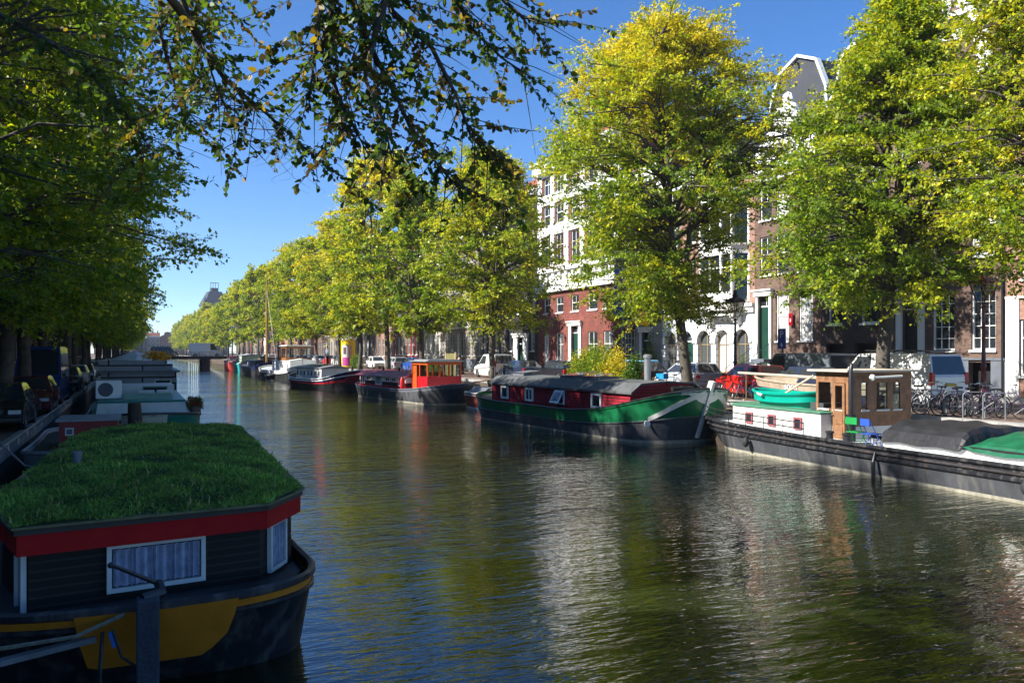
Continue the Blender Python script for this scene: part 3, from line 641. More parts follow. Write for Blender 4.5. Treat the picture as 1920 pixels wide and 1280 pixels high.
# far towers over the trees
def towers():
    t = thing('church_tower', 'square blue-grey tower with pointed corner spire far beyond the bridge', 'tower', (36, 520, QR-9), .15)
    G = pm('far_grey_stone', (.1, .11, .13), .9, .1, .2)
    mb = MB(); wall_holes(mb, 14, 38, [(2,5,24,31),(8,11,24,31),(2,5,10,18),(8,11,10,18)], 1.)
    mb.box(.05, 14, 1.2, 14, 0, 37.9); mb.build('wall', G, t)
    r = MB(); r.taper(-.3, 14.3, -.3, 14.3, 38, 46, 3.8, 3.8); r.box(5, 9, 5, 9, 46, 48.2); r.build('roof', SLATE, t)
    s = MB(); s.box(11.5, 14.2, 0, 2.6, 30, 41); s.taper(11.3, 14.4, -.1, 2.8, 41, 47.5, 1.5, 1.4); s.box(-.3, 1.2, 0, 1.5, 32, 40); s.taper(-.3, 1.2, 0, 1.5, 40, 43, .7, .7); s.build('spire', G, t)
    c = MB(); c.lathe([(1.7, -.1), (1.7, 0)], 20, (7, -.12, 34.5), ax='y'); c.build('clock', WD, t)
    p = MB()
    for a in (4.6, 6, 7.4, 9): p.box(a, a+.35, 6, 6.3, 48.2, 51)
    p.box(4.6, 9.35, 6.05, 6.25, 51, 51.4); p.build('roof_frame', pm('pale_far_metal', (.4,.45,.5), .6), t)
    t = thing('church_spire', 'thin far church spire rising above the trees', 'spire', (150, 480, QR))
    s = MB(); s.lathe([(3.2,0),(3.2,56),(3.8,56.2),(2.4,58),(2.4,64),(3,64.2),(1.6,68),(1.2,72),(1.5,73),(.3,78),(.1,86)], 8); s.build('wall', G, t)
towers()
# ------------------------------------------------------------------ trees
def leaf_mesh(name, pos, axis, nrm, length, width, colr, mat):
    n = len(pos); s = np.cross(nrm, axis); s /= np.linalg.norm(s, axis=1, keepdims=True)+1e-9
    L_ = length[:, None]; Wd = width[:, None]
    v = np.empty((n, 4, 3), np.float32)
    v[:, 0] = pos; v[:, 1] = pos+axis*L_*.45+s*Wd*.5+nrm*L_*.06; v[:, 2] = pos+axis*L_-nrm*L_*.08; v[:, 3] = pos+axis*L_*.45-s*Wd*.5+nrm*L_*.06
    me = bpy.data.meshes.new(name); me.vertices.add(n*4); me.vertices.foreach_set('co', v.ravel())
    me.loops.add(n*4); me.loops.foreach_set('vertex_index', np.arange(n*4, dtype=np.int32))
    me.polygons.add(n); me.polygons.foreach_set('loop_start', np.arange(0, n*4, 4, dtype=np.int32)); me.polygons.foreach_set('loop_total', np.full(n, 4, np.int32))
    a = me.attributes.new('leafcol', 'FLOAT_COLOR', 'POINT')
    c = np.ones((n, 4, 4), np.float32); c[:, :, :3] = colr[:, None, :]; a.data.foreach_set('color', c.ravel())
    me.materials.append(mat); me.update(calc_edges=True); return me
def unit(a): return a/(np.linalg.norm(a, axis=1, keepdims=True)+1e-9)
LEAF = leafmat('elm_leaves', .42)
GRN = np.array((.15, .24, .014)); YLW = np.array((.62, .52, .02)); DRK = np.array((.035, .07, .012)); LIM = np.array((.4, .45, .015))
def crown(seed, z0, z1, Rr, nclus, nleaf, ll, lean=(0, 0), yellow=.25, topy=.5, dark=0., flat=1., fork=None, tr=.24, cone=0., cut=None):
    """returns (leaf mesh, wood MB). local origin at the trunk's foot"""
    rg = np.random.default_rng(seed); rd = random.Random(seed); H = z1-z0
    fork = fork or z0+H*.02
    def rad(t): return Rr*(1+cone*(.45-t))*max(.12, (math.sin(math.pi*min(1, max(0, t*.88+.1))))**.75)
    wood = MB()
    tw = [(0, 0, -.3), (.03, .02, .5), (rd.uniform(-.1,.1)+lean[0]*.1, rd.uniform(-.1,.1), fork*.5), (lean[0]*.25, lean[1]*.25, fork)]
    wood.tube(tw, [tr*1.5, tr*1.1, tr*.95, tr*.85], 10)
    leaders = []
    nl = 5
    for i in range(nl):
        a = 2*math.pi*i/nl+rd.uniform(-.4, .4); r1 = Rr*(1-cone*.45)*rd.uniform(.25, .5) if i else .3; top = z0+H*rd.uniform(.7, .93)
        pts = [Vector(tw[-1])]
        for k in range(1, 7):
            f = k/6; rr = r1*f**.8
            pts.append(Vector((tw[-1][0]+lean[0]*f*.7+math.cos(a)*rr+rd.uniform(-.2,.2), tw[-1][1]+lean[1]*f*.7+math.sin(a)*rr+rd.uniform(-.2,.2), fork+(top-fork)*f)))
        leaders.append(pts); wood.tube(pts, [tr*.62*(1-k/6.6) for k in range(7)], 7, cap=False)
    allp = [(p, i, k) for i, l in enumerate(leaders) for k, p in enumerate(l)]
    C = []
    for i in range(nclus):
        t = rd.random()**.85; a = rd.random()*2*math.pi; q = rd.random()
        rr = rad(t)*(.25+.75*q**.6)*(1+.26*math.sin(3*a+seed+t*4)+.14*math.sin(5*a+t*9+seed)+.1*math.sin(t*17+2*a))
        if q > .45 and math.sin(2.3*a+1.1*seed+t*5)+math.sin(4.1*a-t*9+seed*2) > .95: a += 1.; rr *= .55
        c = Vector((lean[0]*t+math.cos(a)*rr, lean[1]*t+math.sin(a)*rr, z0+H*t-.06*rr*(1-t)))
        if cut and t < .34 and (c.x*cut[0]+c.y*cut[1]) > .9: continue
        if i < 45: l_ = leaders[i % 5]; u_ = rd.random(); c = l_[-1]+Vector((rd.gauss(0,.45), rd.gauss(0,.45), -1.2+3.0*u_)); t = .97; a = math.atan2(c.y-lean[1]*t, c.x-lean[0]*t); rr = .5
        C.append((c, a, t, rr))
        best = min(allp, key=lambda e: (e[0]-c).length+(2.5 if e[0].z > c.z-.2 else 0))
        p0 = best[0]; mid = (p0+c)/2+Vector((rd.uniform(-.3,.3), rd.uniform(-.3,.3), .15*(c-p0).length))
        wood.tube([p0, p0.lerp(mid, .5)+Vector((0,0,.06)), mid, c], [.075*tr/.24, .055, .04, .015], 5, cap=False)
    nclus = len(C); N = nleaf; k = 9                              # twigs per cluster
    ci = rg.integers(0, nclus, N); cc = np.array([tuple(c[0]) for c in C], np.float64); ca = np.array([c[1] for c in C]); ct = np.array([c[2] for c in C])
    # twig directions
    td = rg.normal(size=(nclus, k, 3)); outv = np.stack([np.cos(ca), np.sin(ca), .25+.9*ct], 1); outv = unit(outv)
    td = unit(td*np.array([1, 1, .45*flat])+outv[:, None, :].repeat(k, 1)*.75 - np.array([0, 0, .12])).reshape(nclus, k, 3)if False else (lambda q: q/np.linalg.norm(q, axis=2, keepdims=True))(td*np.array([1, 1, .45*flat])+outv[:, None, :]*.75-np.array([0, 0, .12]))
    tl = rg.uniform(.7, 1.7, size=(nclus, k))*(.35+.65*Rr/5.5)
    ti = rg.integers(0, k, N); s = rg.random(N)**.8
    d = td[ci, ti]; ln = tl[ci, ti]
    pos = cc[ci]+d*(s*ln)[:, None]+np.array([0, 0, -1])*(.18*s*s*ln)[:, None]+rg.normal(size=(N, 3))*(.07+.07*ll)*np.array([1, 1, .6])
    ax = unit(d*.7+rg.normal(size=(N, 3))*.6+np.array([0, 0, -.35])); nr = rg.normal(size=(N, 3))*.75+np.array([0, 0, 1.])
    nr = unit(nr-ax*np.sum(nr*ax, 1, keepdims=True))
    # colour: patches of yellow by twig, more towards the top
    cy = rg.random(nclus)*.8; cy2 = cy+topy*np.clip((ct-.45)*1.7, 0, 1)+yellow-.45
    ty = np.clip(cy2[ci]+rg.normal(size=N)*.22+rg.normal(size=(nclus, k))[ci, ti]*.12, 0, 1)[:, None]
    g = LIM*(.6+.0*ty)+0; base = GRN*(1-np.clip(ty*2, 0, 1))+LIM*np.clip(ty*2, 0, 1); base = base*(1-np.clip(ty*2-1, 0, 1))+YLW*np.clip(ty*2-1, 0, 1)
    base = base*(1-dark)+DRK*dark
    base = base*(rg.uniform(.72, 1.25, N)[:, None])
    lens = ll*rg.uniform(.45, 1.5, N)
    # twigs
    for i in range(nclus):
        for j in range(0, k, 2):
            p = Vector(cc[i]); q = p+Vector(td[i, j])*tl[i, j]; wood.tube([p, p.lerp(q, .5), q-Vector((0,0,.15*tl[i,j]))], [.014, .01, .005], 3, cap=False)
    return leaf_mesh('crown', pos, ax, nr, lens, lens*rg.uniform(.5, .85, N), base.astype(np.float32), LEAF), wood.mesh('trunk', BARK, True)
def tree(meshes, label, loc, rz=0, sc=1, group='elm trees along the right bank', name='elm_tree'):
    t = thing(name, label, 'tree', loc, rz, group); t.scale = (sc, sc, sc) if not isinstance(sc, tuple) else sc
    inst('trunk', meshes[1], t); inst('crown', meshes[0], t); return t
# near right bank, each its own
tree(crown(1, 3.7, 17.2, 6.3, 660, 175000, .125, (-1.0, 1.3), .2, 1.0, tr=.25, cut=(.55, -.83)), 'tall elm with yellow top whose trunk stands behind the green barge bow', (23.6, 33.2, QR))
tree(crown(2, 3.6, 14.0, 3.7, 480, 120000, .115, (.2, -.7), .14, .3, tr=.25, cone=1.35), 'green elm behind the brown wheelhouse, between the grey van and the white van', (23.7, 21.9, QR))
tree(crown(3, 4.4, 13.2, 4.0, 380, 90000, .105, (.0, 0), .4, .35, tr=.25, cone=.2), 'yellow-green elm reaching in from the right edge of the photo', (23.8, 15.4, QR))
tree(crown(4, 3.8, 15.8, 4.7, 440, 66000, .18, (-.6, -1.4), .34, .35, tr=.22, cone=.25), 'lime green elm by the small white van with its trunk left of the van', (23.7, 57.3, QR))
A = crown(5, 4.2, 18.5, 5.4, 260, 38000, .24, (-.5, 0), .28, .7); B = crown(6, 4, 17.0, 4.3, 260, 38000, .24, (-.4, .3), .12, .3); C_ = crown(7, 4.4, 16.5, 4.6, 240, 34000, .25, (-.6, 0), .45, .5)
D_ = crown(8, 4.2, 17.5, 4.3, 130, 14000, .36, (-.4, 0), .2, .35); E_ = crown(9, 4.2, 16.5, 4.3, 130, 14000, .36, (-.4, 0), .38, .3)
tree(B, 'green elm beside the bicycles, its thick trunk right of the blue sign', (23.7, 73.9, QR), 1.0)
tree(A, 'tall yellow topped elm directly behind the boat with the red wheelhouse', (23.7, 85.5, QR), 0, 1.17)
tree(C_, 'bright yellow-green elm beside the yellow advertising column', (23.5, 96.5, QR), 2.0, .97)
rnd = random.Random(3); y = 108.; i = 0
while y < 600:
    if not (166 < y < 184):
        m = rnd.choice([A, B, C_] if y < 150 else [D_, E_])
        tree(m, 'elm on the right bank, %s in the row beyond the advertising column' % ordw(i), (23.6+rnd.uniform(-.3, .3), y, QR), rnd.uniform(0, 6.28), (lambda a, b: (a, a, b))(rnd.uniform(.82, 1.0), rnd.uniform(.86, 1.16)), 'elms far along the right bank'); i += 1
    y += rnd.uniform(10, 15)
# left bank: dark, seen against the light
LA = crown(21, 4.2, 18, 6.0, 420, 100000, .135, (.6, 0), .08, .2, .05, tr=.28); LB = crown(22, 4.0, 18, 6.0, 340, 56000, .17, (.9, 0), .14, .15, .03, tr=.26); LC = crown(23, 4.0, 17, 6.0, 170, 16000, .34, (1., 0), .14, .25, 0.)
tree(LA, 'dark green elm nearest on the left bank, branches filling the upper left corner', (-4.8, 21.5, QL), .2, .88, 'elm trees along the left bank')
tree(LB, 'dark elm second from the viewer on the left bank, crown over the black car', (-4.6, 28.3, QL), 2.6, .9, 'elm trees along the left bank')
tree(LB, 'dark elm on the left bank with its trunk behind the dark car', (-4.4, 35.4, QL), 1.1, 1, 'elm trees along the left bank')
tree(LA, 'dark elm with its trunk between the red car and the blue van on the left', (-4.4, 42.2, QL), 3.4, .92, 'elm trees along the left bank')
tree(LB, 'dark elm on the left bank with its trunk just behind the blue van', (-4.4, 52, QL), 4.1, 1, 'elm trees along the left bank')
y = 64.; i = 0
while y < 600:
    if not (166 < y < 184):
        tree(LB if y < 90 else LC, 'shaded elm on the left bank, %s beyond the blue van' % ordw(i+1), (-4.2, y, QL), rnd.uniform(0, 6.28), rnd.uniform(.92, 1.08), 'elms far along the left bank'); i += 1
    y += rnd.uniform(10, 13)

# ------------------------------------------------------------------ the elm whose boughs hang over the water close by (its trunk stands left of the frame)
def near_boughs():
    rg = np.random.default_rng(77); rd = random.Random(77); wood = MB(); F = Vector((-3.9, 4.2, 8.6))
    wood.tube([(-4.1,4.0,QL-.3),(-4.05,4.0,QL+1.5),(-4.0,4.1,5.5),tuple(F)], [.42,.33,.28,.24], 12)
    LIMBS = [
  [(1.7, 8.65, 7.69), (1.7, 8.87, 7.13), (1.7, 8.98, 6.73), (1.7, 9.09, 6.38), (1.68, 9.2, 5.95)] ,
  [(1.94, 8.76, 7.57), (2.11, 8.91, 7.05), (2.34, 9.02, 6.7), (2.61, 9.01, 6.13), (2.85, 9.02, 5.74), (3.12, 9.0, 5.41), (3.34, 8.91, 5.15)] ,
  [(2.29, 8.83, 7.56), (2.53, 8.94, 7.07), (2.93, 8.98, 6.74), (3.27, 9.05, 6.33), (3.5, 9.06, 5.88), (3.76, 9.05, 5.57)] ,
  [(2.66, 8.88, 7.88), (3.27, 9.05, 7.29), (3.5, 9.17, 7.1), (3.92, 9.2, 6.83), (4.22, 9.18, 6.68)] ,
  [(3.25, 8.84, 7.86), (3.71, 8.86, 7.41), (4.04, 8.93, 7.28), (4.39, 8.88, 7.2)] ,
  [(0.24, 10.27, 8.03), (0.5, 10.38, 7.4), (0.67, 10.41, 7.01), (1.0, 10.49, 6.58), (1.43, 10.52, 6.23), (1.8, 10.46, 5.97), (2.03, 10.36, 5.71)] ,
  [(0.67, 10.41, 7.01), (0.82, 10.46, 6.55), (1.05, 10.36, 6.05), (1.22, 10.28, 5.78)] ,
  [(-2.36, 13.06, 8.14), (-1.23, 12.56, 7.52), (-0.66, 12.31, 7.17), (-0.16, 12.09, 6.56), (0.22, 11.92, 5.94)] ,
  [(1.96, 8.86, 7.4), (1.85, 9.13, 6.58), (2.03, 9.16, 6.04), (2.29, 9.04, 5.52)] ,
  [(2.5, 8.73, 7.44), (2.27, 8.73, 6.73), (2.19, 8.65, 6.2), (2.34, 8.59, 5.7), (2.42, 8.55, 5.37)] ,
  [(1.0, 10.49, 8.14), (0.27, 11.36, 7.33), (0.45, 11.28, 6.74), (0.57, 11.22, 6.15)] ,
]
    tw = []
    for li, l in enumerate(LIMBS):
        P = [Vector(p) for p in l]; wood.tube([F, F.lerp(P[0], .5)+Vector((0,0,.7)), P[0]], [.13,.09,.045], 7); n = len(P)
        for p in P[1:-1]: p += Vector((rd.uniform(-.05,.05), rd.uniform(-.05,.05), rd.uniform(-.05,.05)))
        wood.tube(P, [.042*(1-.85*i/(n-1)) if li not in (6,) else .014*(1-.7*i/(n-1)) for i in range(n)], 6)
        for a, b in zip(P[:-1], P[1:]):
            m = max(2, int((b-a).length/.046)); d = (b-a).normalized()
            for k in range(m):
                o = a.lerp(b, (k+rd.random())/m); side = Vector((rd.gauss(0,1), rd.gauss(0,1), rd.gauss(-.15,.6))).normalized()
                dd = (d*.6+side*1.1+Vector((.15,0,.0))).normalized(); ln = rd.uniform(.25, 1.15)
                q1 = o+dd*ln*.5+Vector((0,0,-.02)); q2 = q1+(dd+Vector((0,0,-.15))).normalized()*ln*.5
                wood.tube([o, q1, q2], [.008,.005,.0025], 4, cap=False); tw.append((o, q1, q2, rd.random()))
    for _ in range(26):                              # bare curling twigs
        o = Vector(LIMBS[5][3+_ % 3])+Vector((rd.uniform(-.3,.3), rd.uniform(-.3,.3), -.1)); q = [o]
        dx, dy = rd.uniform(-.05,.12), rd.uniform(-.05,.05)
        for k in range(6): q.append(q[-1]+Vector((dx+.11*math.sin(k*1.1+_), dy, -.13+.02*k)))
        wood.tube(q, [.004-.0005*k for k in range(7)], 3, cap=False)
    pos = []; ax = []; hue = []
    for o, q1, q2, r in tw:
        if r < .22: continue
        ln = (q1-o).length+(q2-q1).length; m = int(ln/.036)
        for k in range(2, m+1):
            u = k/m; p = o.lerp(q1, u*2) if u < .5 else q1.lerp(q2, u*2-1); d = (q2-o).normalized()
            sd = d.cross(Vector((rd.gauss(0,.4), rd.gauss(0,.4), 1))).normalized()*(1 if k % 2 else -1)
            pos.append(tuple(p)); ax.append(tuple((d*.5+sd*.8+Vector((rd.gauss(0,.45), rd.gauss(0,.45), -.3+rd.gauss(0,.35)))).normalized())); hue.append(r)
    pos = np.array(pos); ax = unit(np.array(ax)); N = len(pos); nr = rg.normal(size=(N,3))*.9+np.array([0,0,.8]); nr = unit(nr-ax*np.sum(nr*ax,1,keepdims=True)); h = np.array(hue)[:,None]+rg.normal(size=(N,1))*.1
    base = np.where(h < .75, np.array([[.085,.145,.02]]), np.where(h < .92, np.array([[.13,.09,.02]]), np.array([[.3,.22,.02]])))*rg.uniform(.6,1.35,(N,1))
    s_ = np.cross(nr, ax); L_ = rg.uniform(.055,.105,N)[:,None]; Wd = L_*.68; v = np.empty((N,6,3), np.float32); cv = rg.uniform(-.15,.15,(N,1))
    for i, (a, b) in enumerate(((0,0),(.28,.5),(.7,.38),(1,0),(.7,-.38),(.28,-.5))): v[:,i] = pos+ax*L_*a+s_*Wd*b+nr*L_*(abs(b)*.25-a*a*cv)
    me = bpy.data.meshes.new('crown'); me.vertices.add(N*6); me.vertices.foreach_set('co', v.ravel()); me.loops.add(N*6); me.loops.foreach_set('vertex_index', np.arange(N*6, dtype=np.int32))
    me.polygons.add(N); me.polygons.foreach_set('loop_start', np.arange(0,N*6,6,dtype=np.int32)); me.polygons.foreach_set('loop_total', np.full(N,6,np.int32))
    at = me.attributes.new('leafcol', 'FLOAT_COLOR', 'POINT'); c = np.ones((N,6,4), np.float32); c[:,:,:3] = base[:,None,:]; at.data.foreach_set('color', c.ravel()); me.materials.append(LEAF); me.update(calc_edges=True)
    t = thing('elm_tree', 'elm with boughs and bare twigs hanging against the sky over the near water', 'tree', (0,0,0), 0, 'elm trees along the left bank')
    inst('trunk', wood.mesh('trunk', BARK, True), t); inst('crown', me, t)
near_boughs()
# fallen leaves afloat
rg = np.random.default_rng(31); N = 170; pos = np.stack([rg.uniform(8,18.,N), rg.uniform(9,27,N), np.full(N,.006)],1); a = rg.uniform(0,6.28,N); axx = np.stack([np.cos(a),np.sin(a),a*0],1); nn = np.tile(np.array([[0,0,1.]]),(N,1))
tag(inst('floating_leaves', leaf_mesh('floating_leaves', pos, axx, nn, rg.uniform(.04,.08,N), rg.uniform(.03,.05,N), (np.array([[.3,.2,.04]])*rg.uniform(.5,1.3,(N,1))).astype(np.float32), leafmat('floating_leaf',.1)), None), kind='stuff')
# ------------------------------------------------------------------ hulls
class Hull:
    """local frame: x towards the bow, z up from the waterline"""
    def __init__(s, L, B, sheer, ob=.8, os=.8, fb=.45, fs=.45, pb=2.2, qb=1.7, ps=2.2, qs=1.8, tuck=.12, tend=.35, n=44, flare=0.):
        s.L, s.B, s.sheer, s.ob, s.os, s.fb, s.fs, s.pb, s.qb, s.ps, s.qs, s.tuck, s.tend, s.n = L, B, sheer, ob, os, fb, fs, pb, qb, ps, qs, tuck, tend, n
    def half(s, u):
        if u > 1-s.fb: v = (u-1+s.fb)/s.fb; return max(0, 1-v**s.pb)**(1/s.qb), v, 1
        if u < -1+s.fs: v = (-1+s.fs-u)/s.fs; return max(0, 1-v**s.ps)**(1/s.qs), v, -1
        return 1, 0, 0
    def pt(s, u, side, f, off=0.):
        w, v, e = s.half(u); z = s.sheer(u)*f if f >= 0 else f*.5
        g = 1-max(0, min(1, f)); k = 1-(s.tuck+s.tend*v*v)*g**1.6
        x = u*s.L/2 - (s.ob*v*v*g if e > 0 else -s.os*v*v*g if e < 0 else 0)
        y = side*(w*s.B/2*k)
        if off:
            a = Vector(s.pt(min(1, u+.004), side, f)); b = Vector(s.pt(max(-1, u-.004), side, f)); t = a-b
            nv = Vector((-t.y, t.x, 0)).normalized()*side if t.length > 1e-6 else Vector((e or 1, 0, 0))
            x += nv.x*off; y += nv.y*off
        return (x, y, z)
    def us(s): return [math.sin(math.pi/2*(-1+2*i/s.n)) for i in range(s.n+1)]
    def loop(s, f, off=0.):
        U = s.us(); return [s.pt(u, 1, f, off) for u in U]+[s.pt(u, -1, f, off) for u in reversed(U[1:-1])]
    def build(s, mb, bands, bul=.12):          # bands: list of (f0, f1, mat)
        fs = [-.9]+[bands[0][0]]; mm = [bands[0][2]]
        for a, b, m in bands: fs.append(b); mm.append(m)
        loops = [s.loop(f) for f in fs]; n = len(loops[0]); vs = [p for l in loops for p in l]; o = []
        for j in range(len(loops)-1):
            mb.add(loops[j]+loops[j+1], [(i, n+i, n+(i+1)%n, (i+1)%n) for i in range(n)], mm[j])
        return s
    def deck(s, mb, m=0, mi=0, bul=.14, cap=.07, mc=0):
        U = s.us()[1:-1]; A = []; 
        for u in U:
            for sd in (1, -1):
                p = s.pt(u, sd, 1.); q = max(0, abs(p[1])-cap); A.append((p[0], sd*q, p[2]-bul))
        mb.add(A, [(2*i, 2*i+1, 2*i+3, 2*i+2) for i in range(len(U)-1)], m)
        n = len(U); lo = [A[2*i] for i in range(n)]+[A[2*i+1] for i in reversed(range(n))]
        hi = [(p[0], p[1], p[2]+bul) for p in lo]; k = len(lo)
        mb.add(lo+hi, [(i, (i+1)%k, k+(i+1)%k, k+i) for i in range(k)], mi)
        rim = s.loop(1.); 
        rp = [s.pt(u, 1, 1.) for u in s.us()]+[s.pt(u, -1, 1.) for u in reversed(s.us()[1:-1])]
        mb.tube(rp+[rp[0]], .045, 6, mc, False)
    def ring(s, mb, f, r=.04, m=0, off=.0, u0=-1, u1=1, both=True):
        U = [u for u in s.us() if u0 <= u <= u1]
        for sd in (1, -1): mb.tube([s.pt(u, sd, f, off) for u in U], r, 6, m)
    def patch(s, mb, pts, off=.012, m=0):      # pts: list of (u, side, f0, f1) columns
        a = [s.pt(u, sd, f0, off) for u, sd, f0, f1 in pts]; b = [s.pt(u, sd, f0+(f1-f0)/2, off) for u, sd, f0, f1 in pts]; c = [s.pt(u, sd, f1, off) for u, sd, f0, f1 in pts]; n = len(pts)
        mb.add(a+b+c, [(i, i+1, n+i+1, n+i) for i in range(n-1)]+[(n+i, n+i+1, 2*n+i+1, 2*n+i) for i in range(n-1)], m)
def boat(label, cat, loc, rz, name='houseboat', group='boats moored along the right bank'): return thing(name, label, cat, loc, rz, group)
def pwin(parent, w, h, loc, rz, frame=W, pane=GLASS, t=.07, name='window', dep=.05, cross=0, tilt=0):
    a = MB(); a.box(-w/2, -w/2+t, -dep, 0, 0, h); a.box(w/2-t, w/2, -dep, 0, 0, h); a.box(-w/2+t, w/2-t, -dep, 0, h-t, h); a.box(-w/2+t, w/2-t, -dep, 0, 0, t)
    for i in range(cross): x = -w/2+w*(i+1)/(cross+1); a.box(x-t*.35, x+t*.35, -dep*.8, 0, t, h-t)
    o = a.build(name, frame, parent, loc=loc); o.rotation_euler = (tilt, 0, rz)
    p = MB(); p.add([(-w/2+t*.5,-dep*.4,t*.5),(w/2-t*.5,-dep*.4,t*.5),(w/2-t*.5,-dep*.4,h-t*.5),(-w/2+t*.5,-dep*.4,h-t*.5)], [(0,1,2,3)]); p.build('pane', pane, o)
    return o
PY = math.pi        # window on the +y wall: rotate by pi, on -y: 0, on -x: -pi/2, on +x: pi/2
HBLK = pm('hull_black', (.018, .019, .022), .42, .35, 1.6, plates=True, rust=(.07, .05, .04), rust_amt=.2, bump=.25, bscale=2.5, spec=.3)
HGRY = pm('hull_faded_black', (.06, .063, .07), .5, .35, 1.3, plates=True, rust=(.16, .1, .07), rust_amt=.12, bump=.3, bscale=2)
HGRN = pm('hull_green', (.008, .125, .045), .32, .14, 1.4, rust=(.02, .09, .04), rust_amt=.3, bump=.15, bscale=3)
SCUM = pm('waterline_scum', (.33, .31, .24), .8, .35, 6)
RED = pm('red_paint', (.4, .006, .012), .4, .12, 3); DRED = pm('dark_red_paint', (.2, .012, .02), .4, .15, 3)
REDPL = planks('red_planks', (.3, .012, .025), .12); NAVY = pm('navy_paint', (.012, .018, .06), .35, .15, 2)
FELT = pm('grey_roofing_felt', (.085, .09, .09), .9, .3, 2.5, bump=.3); DECKG = pm('green_deck_paint', (.06, .2, .12), .6, .25, 4)
DECKB = pm('black_deck', (.035, .035, .035), .7, .3, 3); TURQ = pm('turquoise_paint', (.0, .3, .22), .35, .08, 3)
RUSTY = pm('rusty_steel', (.035, .03, .03), .8, .6, 5, rust=(.22,.1,.06), rust_amt=.35); TARP = pm('black_tarpaulin', (.02, .02, .022), .5, .3, 2.5, bump=1., bscale=3, spec=.3); TARPG = pm('green_tarpaulin', (.008, .1, .045), .38, .25, 2, bump=.9, bscale=3)
DECKL = pm('pale_deck', (.45, .47, .47), .6, .2, 3)

